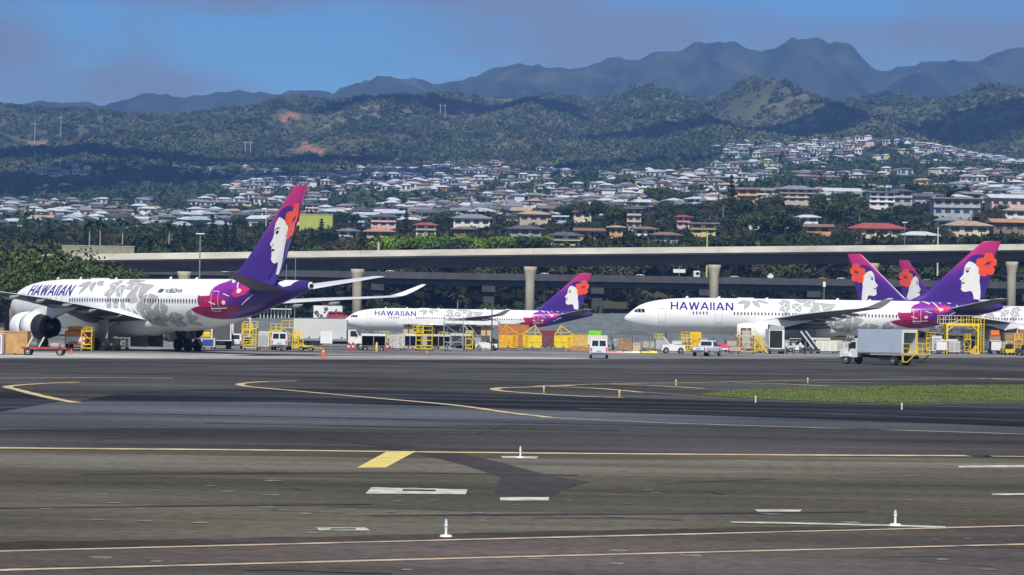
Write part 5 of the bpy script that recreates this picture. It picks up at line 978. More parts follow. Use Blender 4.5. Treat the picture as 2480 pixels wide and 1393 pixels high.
def stand(label, loc, rz, w, d, h, mat=YEL, levels=2, stair=True, rail=1.05, name='work_stand', wh=True):
    t = thing(name, label, 'work stand', loc, rz); f = MB(); p = .09
    for x in (-w/2, w/2):
        for y in (-d/2, d/2): f.beam((x, y, .12), (x, y, h), p)
    for z in (.3,) + tuple(h*k/levels for k in range(1, levels+1)):
        f.beam((-w/2, -d/2, z), (w/2, -d/2, z), p).beam((-w/2, d/2, z), (w/2, d/2, z), p).beam((-w/2, -d/2, z), (-w/2, d/2, z), p).beam((w/2, -d/2, z), (w/2, d/2, z), p)
    f.beam((-w/2, -d/2, .3), (w/2, -d/2, h*.5), .06).beam((w/2, -d/2, h*.5), (-w/2, -d/2, h), .06).beam((-w/2, d/2, .3), (w/2, d/2, h), .06)
    f.build('frame', mat, t); MB().box((0, 0, h+.05), (w+.1, d+.1, .08)).build('platform', mat, t); r_ = MB()
    for x in (-w/2, 0, w/2):
        for y in (-d/2, d/2): r_.beam((x, y, h+.09), (x, y, h+.09+rail), .06)
    for z in (.5, 1.0):
        for y in (-d/2, d/2): r_.beam((-w/2, y, h+rail*z+.06), (w/2, y, h+rail*z+.06), .06)
        r_.beam((-w/2, -d/2, h+rail*z+.06), (-w/2, d/2, h+rail*z+.06), .06)
    r_.build('guard_rail', mat, t)
    if stair:
        s_ = MB(); L_ = h*.75
        for y in (-d*.3, d*.3): s_.beam((w/2+L_, y, .15), (w/2, y, h), .09, .16).beam((w/2+L_, y, 1.0), (w/2, y, h+.9), .05)
        s_.build('stair_stringer', mat, t)
        for k in range(1, int(h/.28)): u = k*.28/h; MB().box((w/2+L_*(1-u), 0, h*u), (.26, d*.6, .04)).build('step', mat, t)
    if wh:
        for x in (-w/2, w/2):
            for y in (-d/2, d/2): wheel(t, (x, y, .14), .14, .1)
    return t
def tug(label, loc, rz, mat=WHITE, roof=False, name='tow_tractor'):
    t = thing(name, label, 'tow tractor', loc, rz); b = MB(); b.prism([(-1.4, .35), (-1.45, .85), (-.5, .9), (-.35, 1.0), (.2, 1.0), (.3, 1.1), (1.35, 1.0), (1.45, .45), (1.4, .32)], -.7, .7); b.build('body', mat, t)
    MB().rbox((-.55, 0, 1.05), (.5, 1.1, .14), .04).rbox((-.82, 0, 1.35), (.12, 1.1, .5), .04).build('seat', BLACK, t); MB().cyl((.05, .25, 1.0), (-.2, .25, 1.35), .03).cyl((-.2, .25, 1.34), (-.23, .25, 1.37), .18).build('steering_wheel', BLACK, t)
    MB().box((1.48, 0, .5), (.12, 1.3, .3)).build('bumper', DGREY, t)
    for s in (-1, 1): MB().box((1.42, s*.5, .82), (.05, .2, .14)).build('headlight', ALU, t)
    if roof:
        MB().box((-.2, 0, 1.95), (1.7, 1.35, .07)).build('canopy', mat, t); c = MB()
        for x in (-.95, .5):
            for s in (-1, 1): c.beam((x, s*.62, .95), (x, s*.62, 1.93), .05)
        c.build('canopy_post', DGREY, t)
    for x in (-.9, .95):
        for s in (-1, 1): wheel(t, (x, s*.62, .34), .34, .24)
    return t
def bag_cart(label, loc, rz, roofm=WHITE, side=None, load=None, name='baggage_cart'):
    t = thing(name, label, 'baggage cart', loc, rz); MB().box((0, 0, .55), (3.0, 1.5, .14)).build('bed', DGREY, t); MB().box((0, 0, 2.0), (3.05, 1.6, .1)).box((0, -.78, 1.9), (3.0, .05, .22)).build('roof', roofm, t); p = MB()
    for x in (-1.45, 0, 1.45):
        for s in (-1, 1): p.beam((x, s*.72, .6), (x, s*.72, 1.96), .06)
    p.build('post', GREY, t)
    if side: MB().box((0, .74, 1.25), (2.9, .04, 1.3)).build('back_curtain', side, t)
    MB().box((-1.47, 0, 1.2), (.05, 1.4, 1.25)).build('end_panel', roofm, t); MB().box((1.47, 0, 1.2), (.05, 1.4, 1.25)).build('end_panel', roofm, t); MB().beam((1.5, 0, .5), (2.4, 0, .35), .07).build('tow_bar', DGREY, t)
    for x in (-1.0, 1.0):
        for s in (-1, 1): wheel(t, (x, s*.6, .24), .24, .16)
    return t
def flat_cart(label, loc, rz, mat=RED, L=3.6, name='flat_cart', r=.36):
    t = thing(name, label, 'cart', loc, rz); MB().box((0, 0, r*1.9), (L, 1.5, .14)).box((0, -.74, r*1.9+.02), (L+.05, .05, .2)).build('bed', mat, t); MB().beam((L/2, 0, r*1.5), (L/2+1.3, 0, r), .08).build('tow_bar', mat, t)
    MB().box((-L*.36, 0, r*1.4), (.2, 1.2, .2)).box((L*.36, 0, r*1.4), (.2, 1.2, .2)).build('axle', DGREY, t)
    for x in (-L*.36, L*.36):
        for s in (-1, 1): wheel(t, (x, s*.72, r), r, .24, (.82, .78, .68))
    return t
def cone(label, loc, h=.9):
    t = thing('traffic_cone', label, 'traffic cone', loc); k = h/.9; MB().rbox((0, 0, .03*k), (.46*k, .46*k, .06*k), .015).build('base', M('cone_base', (.5, .1, .02), .7), t)
    MB().cyl((0, 0, .06*k), (0, 0, h), .17*k, .03*k, 14).build('body', M('cone_orange', (.85, .12, .02), .5, 0, .1), t); MB().cyl((0, 0, .45*k), (0, 0, .62*k), .118*k, .088*k, 14).build('reflective_band', M('cone_band', (.8, .5, .4), .5), t); return t
def cabinet(label, loc, rz, w, d, h, mat, name='equipment_cabinet', legs=True, door=GREY, cat='cabinet'):
    t = thing(name, label, cat, loc, rz); z0 = .3 if legs else .06; MB().rbox((0, 0, z0+(h-z0)/2), (w, d, h-z0), .04).build('body', mat, t); MB().box((0, 0, h+.02), (w+.08, d+.08, .05)).build('lid', mat, t)
    n = max(1, round(w/1.1))
    for k in range(n): MB().box((-w/2+w*(k+.5)/n, -d/2-.012, z0+(h-z0)*.5), (w/n*.82, .02, (h-z0)*.78)).build('door_panel', door, t)
    if legs:
        for x in (-w*.38, w*.38):
            for s in (-1, 1): wheel(t, (x, s*d*.36, .17), .17, .12)
    return t
def crate(label, loc, rz, w, d, h, mat, name='crate', z=.12):
    t = thing(name, label, 'crate', loc, rz); MB().box((0, 0, z+h/2), (w, d, h)).build('box', mat, t); b = MB()
    for x in (-w*.42, 0, w*.42): b.box((x, 0, z/2), (.14, d, z))
    b.build('skid', CARD, t); n = 4
    for x in (-w/2+.08, w/2-.08): MB().box((x, -d/2-.02, z+h/2), (.14, .04, h)).build('batten', mat, t)
    for zz in (z+.08, z+h-.08): MB().box((0, -d/2-.021, zz), (w-.32, .04, .14)).build('batten', mat, t)
    return t
def hopper(label, loc, rz, mat, mirror=1, roofm=None):  # peaked yellow engine dock with round lower lobes
    t = thing('engine_dock', label, 'work stand', loc, rz); m = mirror; prof = []
    for cx in (-.62, .62): MB().cyl((cx*m, -.55, .95), (cx*m, .55, .95), .66, .66, 18).build('round_lobe', mat, t)
    MB().box((0, .02, 1.55), (2.5, 1.2, .95)).build('body', mat, t); b = MB(); z0 = 2.05
    b.beam((-1.2*m, -.6, z0), (-.35*m, -.6, 3.35), .1).beam((-.35*m, -.6, 3.35), (1.5*m, -.6, z0), .1).beam((-1.2*m, .6, z0), (-.35*m, .6, 3.35), .1).beam((-.35*m, .6, 3.35), (1.5*m, .6, z0), .1).beam((-.35*m, -.6, 3.35), (-.35*m, .6, 3.35), .1).beam((-.35*m, -.6, 3.35), (-.35*m, -.6, z0), .07).beam((-1.0*m, -.6, 2.4), (.9*m, -.6, 2.45), .07)
    b.build('gable_frame', mat, t); MB().add([(-.3*m, -.66, 3.3), (1.45*m, -.66, 2.12), (1.45*m, .66, 2.12), (-.3*m, .66, 3.3)], [(0, 1, 2, 3) if m > 0 else (3, 2, 1, 0)]).build('roof_panel', roofm or mat, t)
    l_ = MB()
    for x in (.55, 1.0): l_.beam((x*m, -.72, .3), (x*m, -.72, 2.1), .06)
    l_.build('ladder_rail', mat, t)
    for k in range(6): MB().beam((.55*m, -.72, .5+k*.28), (1.0*m, -.72, .5+k*.28), .05).build('rung', mat, t)
    for x in (-.9, .9):
        for s in (-.5, .5): wheel(t, (x, s, .18), .18, .12)
    MB().box((0, 0, .3), (2.2, 1.1, .1)).build('base_frame', DGREY, t); return t
def person(label, loc, rz, shirt, legs=(.03, .035, .06), pose=0):
    me = bpy.data.meshes.new('p'); s = pose; J = [(0, 0, .95), (0, 0, 1.2), (0, 0, 1.42), (0, 0, 1.52), (0, .02, 1.64), (0, .02, 1.74), (-.19, 0, 1.4), (-.24, .04, 1.12), (-.22, .2+.1*s, .93+.12*s), (.19, 0, 1.4), (.25, .0, 1.12), (.23, .12, .88), (-.1, 0, .92), (-.12, .03+.08*s, .5), (-.13, -.03, .08), (-.13, .14, .04), (.1, 0, .92), (.13, .0-.05*s, .5), (.15, -.05, .08), (.15, .12, .04)]
    E_ = [(0, 1), (1, 2), (2, 3), (3, 4), (4, 5), (2, 6), (6, 7), (7, 8), (2, 9), (9, 10), (10, 11), (0, 12), (12, 13), (13, 14), (14, 15), (0, 16), (16, 17), (17, 18), (18, 19)]
    rd = [.15, .14, .13, .06, .095, .085, .07, .05, .04, .07, .05, .04, .09, .065, .045, .045, .09, .065, .045, .045]; me.from_pydata(J, E_, [])
    o = bpy.data.objects.new('tmp', me); COL.objects.link(o); md = o.modifiers.new('s', 'SKIN'); lay = me.skin_vertices[0].data
    for k, r in enumerate(rd): lay[k].radius = (r, r*.85)
    lay[0].use_root = True; sb = o.modifiers.new('u', 'SUBSURF'); sb.levels = 1; dg = bpy.context.evaluated_depsgraph_get(); dg.update(); m2 = bpy.data.meshes.new_from_object(o.evaluated_get(dg)); bpy.data.objects.remove(o); m2.name = 'person'
    m2.materials.clear()
    for m in (M('skin', (.36, .2, .13), .6), M('cloth_%.2f%.2f' % shirt[:2], shirt, .8), M('trousers_%.2f' % legs[0], legs, .8), M('hair', (.02, .015, .012), .7)): m2.materials.append(m)
    for f in m2.polygons: z = f.center.z; f.material_index = 3 if z > 1.70 else 0 if z > 1.5 or (abs(f.center.x) > .2 and z < 1.1 and z > .8) else 1 if z > .93 else 2; f.use_smooth = True
    return tag(mesh_obj('person', m2, None, loc, (0, 0, rz)), label, 'person')
def g(px, py): p = gp(px, py); p.z = .006; return p
# --- moving vehicles on the taxiway edge
car('white van seen from behind driving away from the camera', g(1450, 868), R(88), WHITEC, 'van', 'van', 'van')
car('white pickup truck seen from behind heading right', g(1712, 863), R(64), WHITEC, 'pickup_truck', 'pickup', 'pickup')
box_truck('blue grey box truck with open back and yellow tail platform at right', g(2148, 884), R(131), BGREY, 6.0, 2.55, 1.2, WHITE, True, True)
# --- left end
crate('big orange brown plywood crate at the left edge', g(35, 859), .05, 2.75, 2.3, 2.15, WOOD); t = cabinet('blue and white container cut by the left picture edge', g(-12, 859), 0, 1.6, 1.5, 1.95, WHITE, 'container', False, BLUEP, 'container')
flat_cart('red four wheeled flat cart with cream arms before the nearest engine', g(108, 861), R(4), M('cart_red', (.38, .06, .05), .6, 0, .2), 4.2)
for o in [q for q in bpy.data.objects if q.name == 'flat_cart']:
    for x in (-1.4, -.3): MB().beam((x-.25, -.3, .75), (x+.25, -.2, 1.75), .22, .12).build('cradle_arm', CREAMP, o)
    MB().rbox((1.0, 0, .95), (.9, .9, .4), .08).rbox((1.7, .2, .9), (.4, .6, .3), .05).build('load', M('scrap_load', (.4, .36, .32), .7, 0, .4, 3), o)
cone('small orange cone right of the red flat cart', g(173, 858), .62)
t = thing('fire_tender', 'orange and white service truck under the nearest airliner\'s wing', 'truck', g(190, 849), R(90)); MB().rbox((0, 0, 1.4), (4.2, 2.3, 1.5), .12).build('body', ORA, t); MB().box((-2.12, 0, 1.25), (.04, 2.0, .5)).build('white_band', WHITE, t); MB().rbox((.2, 0, 2.35), (2.8, 2.0, .5), .1).build('roof', M('amber_paint', (.75, .4, .05), .5), t)
for s in (-1, 1):
    MB().box((-2.13, s*.85, .9), (.05, .3, .3)).build('tail_light', WHITE, t)
    for x in (-1.3, 1.3): wheel(t, (x, s*1.0, .45), .45, .3)
stand('yellow work stand between the orange truck and the left main wheels', g(212, 850), 0, 1.1, 1.4, 2.1, YEL, 3, False, .4); cabinet('white cabinet behind the left main wheels of the nearest airliner', g(248, 847), 0, 2.2, 1.2, 2.0, CREAMP); stand('small yellow stand right of the left main wheels', g(298, 847), 0, .9, .9, 1.1, YEL, 1, False, .7)
# --- between the airliners
box_truck('white truck with dark back door beside the nearest airliner\'s tail wheels', g(535, 846), R(97), WHITE, 5.2, 2.3, 1.0)
t = cabinet('low white and blue ground power cart right of the main wheels', g(505, 847), 0, 1.6, 1.3, 1.3, WHITE, 'ground_power_unit', True, BLUEP, 'power unit'); MB().rbox((-.2, 0, 1.75), (.9, 1.0, .6), .1).build('hood', YEL, t)
car('white SUV seen from behind left of the first yellow stand', g(571, 846), R(90), WHITEC, 'suv', 'car', 'suv'); box_truck('tall white truck behind the SUV', g(585, 838), R(95), WHITE, 5.4, 2.6, 1.15)
stand('tall yellow work stand right of the white SUV', g(606, 848), 0, 1.5, 1.8, 2.5, YEL, 4, False, .8); cabinet('white cabinet on wheels between the two yellow stands', g(638, 846), 0, 1.5, 1.0, 1.9, CREAMP)
car('white van seen from behind left of the grey box truck', g(681, 848), R(90), WHITEC, 'van', 'van', 'van'); stand('yellow work stand behind the white van', g(700, 844), .1, 1.9, 1.6, 2.6, YEL, 3, False, .8); stand('narrow yellow stand touching the grey box truck', g(716, 849), 0, .7, 1.0, 1.7, YEL, 3, False, .7)
box_truck('long light grey box truck with white cab pointing right', g(776, 846), 0, LGREY, 6.6, 2.55, 1.2); flat_cart('yellow tow cart in front of the grey box truck', g(742, 850), 0, YEL, 1.6, 'tow_cart', .28)
t = thing('notice_board', 'blank white board on a stand before the grey box truck', 'board', g(790, 848), 0); MB().box((0, 0, 1.55), (1.45, .06, 1.5)).build('panel', WHITE, t); MB().beam((-.6, .04, 0), (-.6, .04, .85), .06).beam((.6, .04, 0), (.6, .04, .85), .06).beam((-.6, 0, .03), (-.6, .6, .03), .06).beam((.6, 0, .03), (.6, .6, .03), .06).build('leg', STEEL, t)
cone('tall orange cone standing in front of the white board', g(783, 866), 1.05); cone('orange cone behind the white van', g(681, 851), .75); cone('dark orange cone in front of the silver scaffold', g(1034, 860), .55)
for px, lb in ((844, 'red and white bollard left of the grey truck\'s cab'), (855, 'second red and white bollard by the truck cab'), (912, 'yellow hydrant left of the graffiti box'), (938, 'red hydrant left of the graffiti box')):
    t = thing('bollard', lb, 'bollard', g(px, 851)); MB().cyl((0, 0, 0), (0, 0, 1.0), .14).build('post', YEL if 'yellow' in lb else RED, t); MB().cyl((0, 0, .45), (0, 0, .7), .15).build('band', WHITE, t); MB().cyl((0, 0, 1.0), (0, 0, 1.1), .12, .04).build('cap', RED if 'red' in lb else YEL, t)
bag_cart('dark curtained cart right of the grey truck\'s cab', g(905, 849), 0, WHITE, BLACK); cabinet('grey box with scrawled marks left of the tan hangar', g(963, 849), 0, 1.8, 1.3, 2.0, LGREY, door=M('scrawled_panel', (.5, .45, .42), .7, 0, .5, 5)); bag_cart('blue curtained cart in front of the tan hangar\'s left end', g(993, 848), 0, WHITE, BLUEP)
stand('yellow access stair before the tan hangar', g(1027, 850), R(90), 1.5, 2.0, 2.0, YEL, 3, True, 1.0, 'access_stair'); bag_cart('cart with white roof between yellow stair and silver scaffold', g(1062, 849), 0, LGREY, DGREY)
stand('silver scaffold tower with high rail before the hangar', g(1098, 851), 0, 2.4, 1.6, 3.4, ALU, 3, True, 1.0, 'scaffold'); stand('yellow frame with brown top right of the silver scaffold', g(1136, 850), 0, .9, 1.4, 2.3, YEL, 3, False, .2)
tug('white open tow tractor before the tan hangar', g(1180, 849), R(170)); cabinet('low wooden box behind the open tow tractor', g(1208, 846), 0, 1.4, 1.0, 1.2, TAN, legs=False)
hopper('orange and yellow peaked engine dock, leftmost of three', g(1231, 849), 0, DYEL, 1, ORA); hopper('yellow peaked engine dock, middle of three', g(1289, 849), 0, YEL, -1); hopper('yellow peaked engine dock, rightmost of three', g(1364, 849), 0, YEL, 1)
stand('black step frame between two yellow engine docks', g(1327, 848), 0, 1.0, 1.0, 1.5, DGREY, 3, False, .3); cabinet('orange rust wall cabinet behind the leftmost engine dock', g(1243, 841), 0, 4.4, 1.5, 3.3, RUST, 'container', False, RUST, 'container'); cabinet('maroon container behind the engine docks', g(1327, 840), 0, 2.8, 1.5, 2.4, MAROON, 'container', False, MAROON, 'container')
cabinet('plain yellow container left of the white van', g(1400, 843), 0, 2.7, 1.6, 2.0, M('ochre_panel', (.62, .40, .10), .6), 'container', False, M('ochre_panel', (.62, .40, .10)), 'container')
t = thing('green_dumpster', 'bright lime green topped container behind the white van', 'container', g(1440, 842)); MB().box((0, 0, 2.2), (1.9, 1.4, .7)).build('lid', LIMEP, t); MB().box((.4, 0, .95), (3.0, 1.4, 1.8)).build('body', CREAMP, t)
# tan hangar
a, b_ = at(962, 840, 330).x, at(1204, 840, 330).x; t = thing('tan_hangar', 'long low tan building with white eaves in front of the middle airliner', 'building', ((a+b_)/2, 333, 0)); wd = b_-a; zt = at(1080, 781, 330).z
MB().box((0, 0, zt/2-.2), (wd-1.6, 7, zt-.4)).build('wall', TAN, t); MB().box((0, 0, zt-.05), (wd, 7.9, .3)).build('roof', WHITE, t); MB().box((0, -4.04, zt+.02), (wd+.1, .16, .5)).build('fascia', WHITE, t)
for k in range(7): MB().box((-wd/2+1.5+k*(wd-3)/6, -3.62, zt/2-.15), (.16, .2, zt-.3)).build('post', DGREY, t)
for k in range(6): MB().box((-wd/2+3+k*(wd-6)/5, -3.54, 2.5), (1.6, .08, 1.0)).build('window', GLASS, t)
MB().box((wd/2-4, -3.54, 1.1), (6.0, .08, 1.5)).build('dark_bay', DGREY, t)
# --- under and around the right airliner
t = thing('shade_tent', 'open dark canopy with crates under the right airliner\'s nose', 'canopy', g(1533, 850)); MB().loft([[(-2.4, -1.5, 2.2), (2.4, -1.5, 2.2), (2.4, 1.5, 2.2), (-2.4, 1.5, 2.2)], [(-1.6, -.1, 2.75), (1.6, -.1, 2.75), (1.6, .1, 2.75), (-1.6, .1, 2.75)]]).build('canopy', DGREY, t); c = MB()
for x in (-2.3, 0, 2.3):
    for s in (-1.4, 1.4): c.beam((x, s, 0), (x, s, 2.2), .07)
c.build('post', STEEL, t); crate('brown carton stack under the dark canopy', g(1512, 850), 0, 1.7, 1.2, 1.5, CARD); crate('small brown box right of the carton stack', g(1541, 851), 0, 1.0, .9, 1.0, TAN); cabinet('yellow beige cabinet right of the dark canopy', g(1572, 849), 0, 1.9, 1.1, 1.3, M('ochre_panel', (.62, .40, .10)))
for px, m, lb in ((1490, M('pink_tarp', (.65, .35, .33), .8), 'pink folded tarp on the ground right of the white van'), (1530, CREAMP, 'cream folded tarp on the ground under the airliner nose'), (1572, YEL, 'yellow hose bundle on the ground under the airliner nose')):
    t = thing('ground_tarp', lb, 'tarp', g(px, 855)); MB().loft([[(-1.1, -.4, 0), (1.1, -.4, 0), (1.1, .4, 0), (-1.1, .4, 0)], [(-1.0, -.3, .18), (.95, -.25, .26), (.9, .3, .22), (-.9, .3, .14)]]).build('fold', m, t); MB().box((.2, -.1, .26), (1.0, .4, .08), .2).build('upper_fold', m, t)
t = thing('aircraft_tractor', 'white aircraft tractor with slanted screen under the right airliner', 'tow tractor', g(1630, 856), R(180)); MB().prism([(-1.9, .4), (-1.9, 1.3), (-.2, 1.4), (.1, 1.5), (1.8, 1.35), (1.95, .45)], -1.1, 1.1).build('body', WHITE, t); MB().prism([(.6, 1.5), (1.0, 1.5), (1.75, 2.6), (1.55, 2.65)], -1.0, 1.0).build('windscreen_frame', CREAMP, t); MB().box((-.6, 0, 1.75), (1.5, 1.7, .5)).build('engine_cover', LGREY, t)
for x in (-1.2, 1.2):
    for s in (-1, 1): wheel(t, (x, s*.95, .5), .5, .35)
t.scale = (.8, .8, .82)
stand('yellow box stand behind the white aircraft tractor', g(1672, 855), 0, 2.6, 1.6, 2.0, YEL, 2, False, .7); MB_ = cabinet('yellow panel box on the stand behind the white pickup', g(1684, 852), 0, 1.5, 1.2, 2.7, YEL, door=DYEL)
flat_cart('cart with a red tarp load right of the white pickup', g(1752, 856), 0, WHITE, 2.8, 'tarp_cart', .3); t = [o for o in bpy.data.objects if o.name == 'tarp_cart'][0]; MB().loft([[(-1.2, -.6, .65), (1.2, -.6, .65), (1.2, .6, .65), (-1.2, .6, .65)], [(-.9, -.3, 1.5), (.2, -.2, 1.25), (.2, .2, 1.25), (-.9, .3, 1.5)]]).build('tarp', M('red_tarp', (.55, .05, .12), .7), t)
stand('yellow engine access stand before the right airliner\'s near engine', g(1808, 857), 0, 2.0, 1.8, 2.4, YEL, 3, True, 1.0); cabinet('orange and white tool bin beside the engine access stand', g(1780, 857), 0, 1.6, 1.0, 1.0, ORA); cabinet('purple covered unit behind the engine access stand', g(1806, 853), 0, 1.4, 1.0, 3.4, PURPP)
t = thing('lift_truck', 'white high lift truck with black panel before the right airliner\'s engine', 'truck', g(1876, 857), R(95)); MB().box((0, 0, 1.9), (2.6, 2.1, 2.9)).build('body', WHITE, t); MB().box((-1.33, .1, 2.0), (.05, 1.7, 2.3)).build('black_panel', BLACK, t); MB().box((0, 0, .5), (3.2, 2.0, .3)).build('chassis', DGREY, t); MB().box((-1.3, 0, 3.55), (.08, 2.0, .5)).build('upper_rail', GREY, t)
for x in (-1.0, 1.1):
    for s in (-1, 1): wheel(t, (x, s*.9, .42), .42, .3)
for px, py, sh, lb in ((1905, 858, (.7, .7, .7), 'worker in white shirt left of the group under the wing'), (1922, 859, (.62, .64, .6), 'worker in pale shirt second from left under the wing'), (1938, 857, (.75, .74, .66), 'worker in cream shirt under the right airliner\'s wing'), (1950, 859, (.1, .1, .12), 'worker in dark shirt right of the group under the wing'), (2062, 858, (.05, .05, .07), 'worker in black leaning beside the box truck'), (1484, 852, (.1, .25, .5), 'worker in blue shirt standing right of the white van')):
    person(lb, g(px, py), random.uniform(2, 4.5), sh, pose=random.choice((0, 1)))
t = thing('belt_loader', 'black belt loader with white side rails under the right wing', 'belt loader', g(1962, 856), R(115)); b = MB().beam((-1.6, 0, .5), (1.9, 0, 2.9), .7, .16); b.build('belt', BLACK, t)
for s in (-1, 1): MB().beam((-1.6, s*.42, .62), (1.9, s*.42, 3.05), .1, .2).build('side_rail', WHITE, t)
MB().box((-.3, 0, .45), (2.6, 1.3, .4)).build('chassis', DGREY, t)
for x in (-1.2, .8):
    for s in (-1, 1): wheel(t, (x, s*.6, .3), .3, .2)
cabinet('white box cart with dark opening right of the belt loader', g(2000, 856), 0, 3.0, 1.4, 1.8, WHITE, 'service_cart', True, CREAMP, 'cart'); cabinet('cream box cart left of the blue grey truck', g(2042, 856), 0, 2.0, 1.2, 1.6, CREAMP, 'service_cart', True, GREY, 'cart'); tug('white tow tractor behind the belt loader', g(1928, 853), 0, WHITE, True); bag_cart('white roofed cart behind the blue grey truck\'s cab', g(2082, 853), 0, CREAMP, LGREY)
t = thing('cloth_cover', 'pale yellow cover hanging on a post behind the blue grey truck', 'cover', g(2100, 848)); MB().loft([[(-.5, -.2, 1.6), (.5, -.2, 1.6), (.5, .2, 1.6), (-.5, .2, 1.6)], [(-.55, -.25, 2.6), (.5, -.25, 2.6), (.5, .25, 2.6), (-.55, .25, 2.6)], [(-.35, -.1, 3.3), (.3, -.1, 3.2), (.3, .1, 3.2), (-.35, .1, 3.3)]]).build('cover', M('pale_yellow_cloth', (.62, .60, .25), .8), t); MB().cyl((0, 0, 0), (0, 0, 1.6), .06).build('post', STEEL, t)
# yellow portal stand at right
t = thing('portal_stand', 'large yellow portal work stand with railed top under the right tail', 'work stand', g(2328, 858)); W_ = 5.4; Hh = 4.3; b = MB()
for x in (-2.3, 2.3):
    for y in (-.9, .9): b.beam((x, y, .1), (x, y, Hh), .26).beam((x*.72, y, .15), (x*1.1, y, .15), .22).beam((x*.65, y, .2), (x, y, 1.3), .16)
    b.beam((x, -.9, 2.2), (x, .9, 2.2), .14)
for y in (-.9, .9): b.beam((-2.5, y, Hh), (2.5, y, Hh), .28).beam((-2.3, y, Hh-.9), (-1.4, y, Hh-.1), .16).beam((2.3, y, Hh-.9), (1.4, y, Hh-.1), .16)
b.build('portal_frame', YEL, t); MB().box((-.4, 0, Hh+.2), (6.2, 2.0, .12)).build('platform', YEL, t); r_ = MB()
for k in range(8):
    for y in (-.95, .95): r_.beam((-3.4+k*.86, y, Hh+.26), (-3.4+k*.86, y, Hh+1.4), .07)
for z in (.8, 1.4):
    for y in (-.95, .95): r_.beam((-3.45, y, Hh+z), (2.65, y, Hh+z), .07)
r_.build('guard_rail', YEL, t); l_ = MB().beam((2.75, -.6, .2), (2.75, -.6, Hh+1.2), .09).beam((3.2, -.6, .2), (3.2, -.6, Hh+1.2), .09); l_.build('ladder_rail', YEL, t)
for k in range(13): MB().beam((2.75, -.6, .5+k*.33), (3.2, -.6, .5+k*.33), .06).build('rung', YEL, t)
cabinet('white panel cabinet standing inside the yellow portal', g(2310, 858), 0, 1.7, 1.0, 1.9, CREAMP); stand('small yellow stand inside the yellow portal', g(2342, 857), 0, .9, .9, 2.2, YEL, 2, False, .7)
bag_cart('white roofed cart left of the yellow portal', g(2280, 858), R(80), WHITE, DGREY); cabinet('white cabinet right of the blue grey truck', g(2268, 856), 0, 1.5, 1.0, 2.6, WHITE); bag_cart('white roofed cart right of the yellow portal', g(2410, 858), R(85), WHITE, DGREY); bag_cart('white roofed cart second right of the portal', g(2386, 855), R(85), WHITE, DGREY)
tug('yellow tow tractor at the right edge', g(2440, 860), R(95), YEL, True); tug('dark tow tractor cut by the right picture edge', g(2478, 862), R(100), DGREY); crate('orange box stacked right of the yellow portal', g(2408, 850) + Vector((0, 0, 2.6)), 0, 1.4, 1.2, .8, ORA); crate('brown carton load at the right edge', g(2455, 850), 0, 3.4, 1.6, 3.0, CARD); crate('rust brown carton at the far right edge', g(2476, 848), 0, 1.4, 1.3, 3.6, RUST)
crate('carton pallet under the orange box', g(2408, 850), 0, 1.8, 1.5, 2.48, CARD)
# second row of parked equipment, farther back
for px, py, kind, lb in ((598, 842, 's', 'yellow stand peeping out behind the tall first stand'), (655, 842, 'c', 'white roofed cart behind the white cabinet'), (668, 843, 's', 'yellow stand behind the left side of the second van'), (724, 846, 's2', 'low yellow ladder stand at the tail of the grey truck'), (930, 845, 's2', 'short yellow stand behind the hydrants'),
        (950, 843, 'k', 'beige cabinet behind the scrawled box'), (1012, 846, 's', 'yellow stand left of the access stair'), (1046, 845, 'k2', 'grey cabinet right of the access stair'), (1072, 846, 's2', 'yellow rail stand left of the silver scaffold'), (1120, 846, 'c', 'dark curtained cart behind the silver scaffold'), (1150, 846, 'k3', 'brown topped box right of the silver scaffold'),
        (1600, 852, 'k2', 'grey generator left of the aircraft tractor'), (1655, 850, 's2', 'yellow rail stand behind the aircraft tractor'), (1770, 853, 'k3', 'brown box behind the tarp cart'), (1835, 855, 's2', 'short yellow stand right of the engine access stand'), (1850, 853, 'k', 'cream cabinet left of the high lift truck'),
        (1900, 852, 'k2', 'grey pump cart behind the workers'), (1985, 852, 'c', 'white roofed cart behind the box cart'), (2025, 853, 'k', 'cream tool chest between two box carts'), (2058, 852, 's3', 'white step stand by the worker in black'), (2252, 853, 's', 'yellow stand behind the tail platform of the truck'), (2295, 854, 'c', 'white roofed cart behind the portal\'s left leg'),
        (2352, 853, 'c', 'white roofed cart seen through the yellow portal'), (2372, 855, 's2', 'yellow ladder stand by the portal\'s right leg'), (2425, 855, 'k', 'cream cabinet left of the yellow tow tractor'), (2462, 856, 's', 'yellow stand behind the dark tow tractor'), (1700, 848, 'k2', 'grey cabinet behind the yellow panel box'), (1595, 847, 's2', 'yellow rail stand left of the aircraft tractor'), (1495, 846, 'k3', 'brown box under the left end of the dark canopy')):
    q = g(px, py)
    if kind == 's': stand(lb, q, random.uniform(-.2, .2), 1.3, 1.3, 2.2, YEL, 3, False, .8)
    elif kind == 's2': stand(lb, q, random.uniform(-.2, .2), 1.0, 1.1, 1.3, YEL, 2, False, .9)
    elif kind == 's3': stand(lb, q, 0, 1.0, 1.1, 1.4, WHITE, 2, False, .9)
    elif kind == 'c': bag_cart(lb, q, random.uniform(-.2, .2), random.choice((WHITE, CREAMP)), random.choice((DGREY, BLUEP, LGREY)))
    else: cabinet(lb, q, random.uniform(-.15, .15), 1.6, 1.1, 1.7, {'k': CREAMP, 'k2': GREY, 'k3': CARD}[kind])
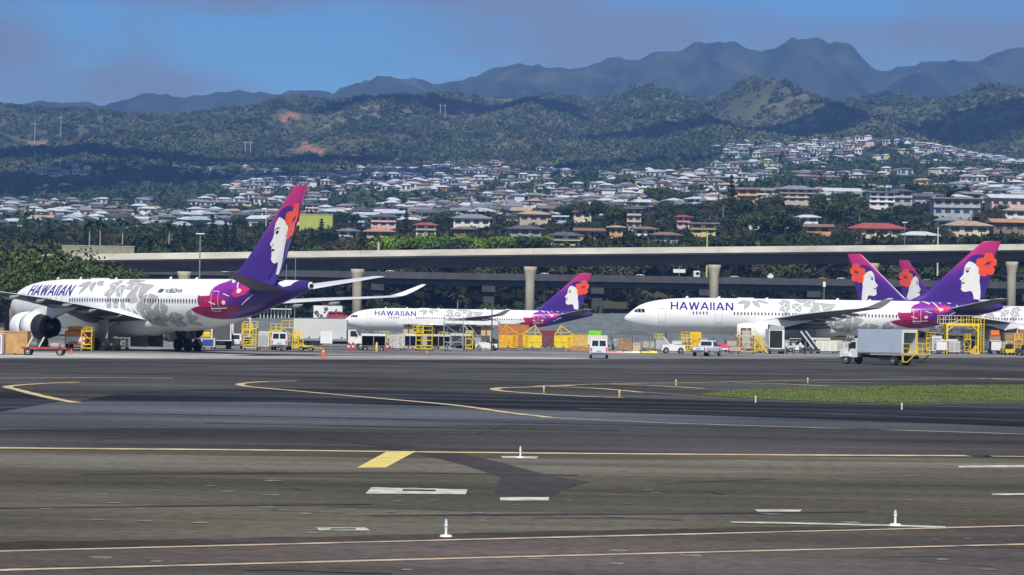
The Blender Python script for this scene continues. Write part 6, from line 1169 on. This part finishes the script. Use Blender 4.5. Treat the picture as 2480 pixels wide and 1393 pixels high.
# dirt mound
bmx = bmesh.new(); bmesh.ops.create_icosphere(bmx, subdivisions=3, radius=1, matrix=Matrix.Diagonal((2.2, 1.2, .7, 1)))
for v in bmx.verts: v.co += Vector(mnoise.noise_vector(v.co*1.7))*.16
me = bpy.data.meshes.new('soil_mound'); bmx.to_mesh(me); bmx.free(); me.materials.append(M('brown_soil', (.30, .17, .09), .95, 0, .3, 2)); tag(mesh_obj('soil_mound', me, None, g(1404, 852)), 'low brown soil heap left of the white van', 'soil heap')
# ------------------------------------------------------------------ taxiway edge lights
def edge_light(label, px, py, h=.36, plate=True, col=None, k=1.0):
    t = thing('taxiway_light', label, 'edge light', g(px, py), 0, None); z = .014
    if plate: MB().cyl((0, 0, z), (0, 0, z+.03), .13*k, .11*k, 16).build('base_plate', WHITE, t)
    MB().cyl((0, 0, z), (0, 0, h*.62), .026*k, .026*k, 10).cyl((0, 0, h*.62), (0, 0, h*.7), .04*k, .035*k, 10).build('stem', WHITE if not col else col, t); MB().cyl((0, 0, h*.7), (0, 0, h), .036*k, .02*k, 10).build('lens', M('pale_lens', (.55, .62, .72), .2), t)
YSTEM = M('yellow_stem', (.7, .5, .1), .6)
for a in (('white edge light on the near brown line left of centre', 1080, 1302, .36, True), ('white edge light on the near brown line at right', 2168, 1274, .34, True), ('white edge light on the pale bar behind the yellow line', 1260, 1110, .37, True)): edge_light(*a, k=1.0)
for px, py, lb in ((1500, 963, 'yellow edge light at the tip of the hooked yellow line'), (1317, 952, 'yellow edge light inside the hooked yellow line'), (1637, 935, 'yellow edge light behind the grass island\'s left tip'), (1956, 929, 'yellow edge light behind the grass island')): edge_light(lb, px, py, .42, False, YSTEM, 1.7)
for px, py, lb in ((1830, 976, 'grey edge light in front of the grass island, left one'), (2184, 993, 'grey edge light in front of the grass island, right one')): edge_light(lb, px, py, .38, False, None, 1.4)

# ------------------------------------------------------------------ look-alikes are told apart by their place in the row
ORD = ['first', 'second', 'third', 'fourth', 'fifth', 'sixth', 'seventh', 'eighth', 'ninth', 'tenth', 'eleventh', 'twelfth', 'thirteenth', 'fourteenth', 'fifteenth', 'sixteenth', 'seventeenth', 'eighteenth', 'nineteenth']
TENS = ['', '', 'twent', 'thirt', 'fort', 'fift', 'sixt']
def ordinal(n): return ORD[n-1] if n < 20 else TENS[n//10] + ('ieth' if n % 10 == 0 else 'y-' + ORD[n % 10 - 1])
same = {}
for o in list(COL.objects):
    if o.parent is None and o.get('label'): same.setdefault(o['label'], []).append(o)
for lb, os_ in same.items():
    if len(os_) < 2: continue
    os_.sort(key=lambda o: o.location.x/max(o.location.y, 1))
    for k, o in enumerate(os_): o['label'] = f'{lb}, {ordinal(k+1)} from left'
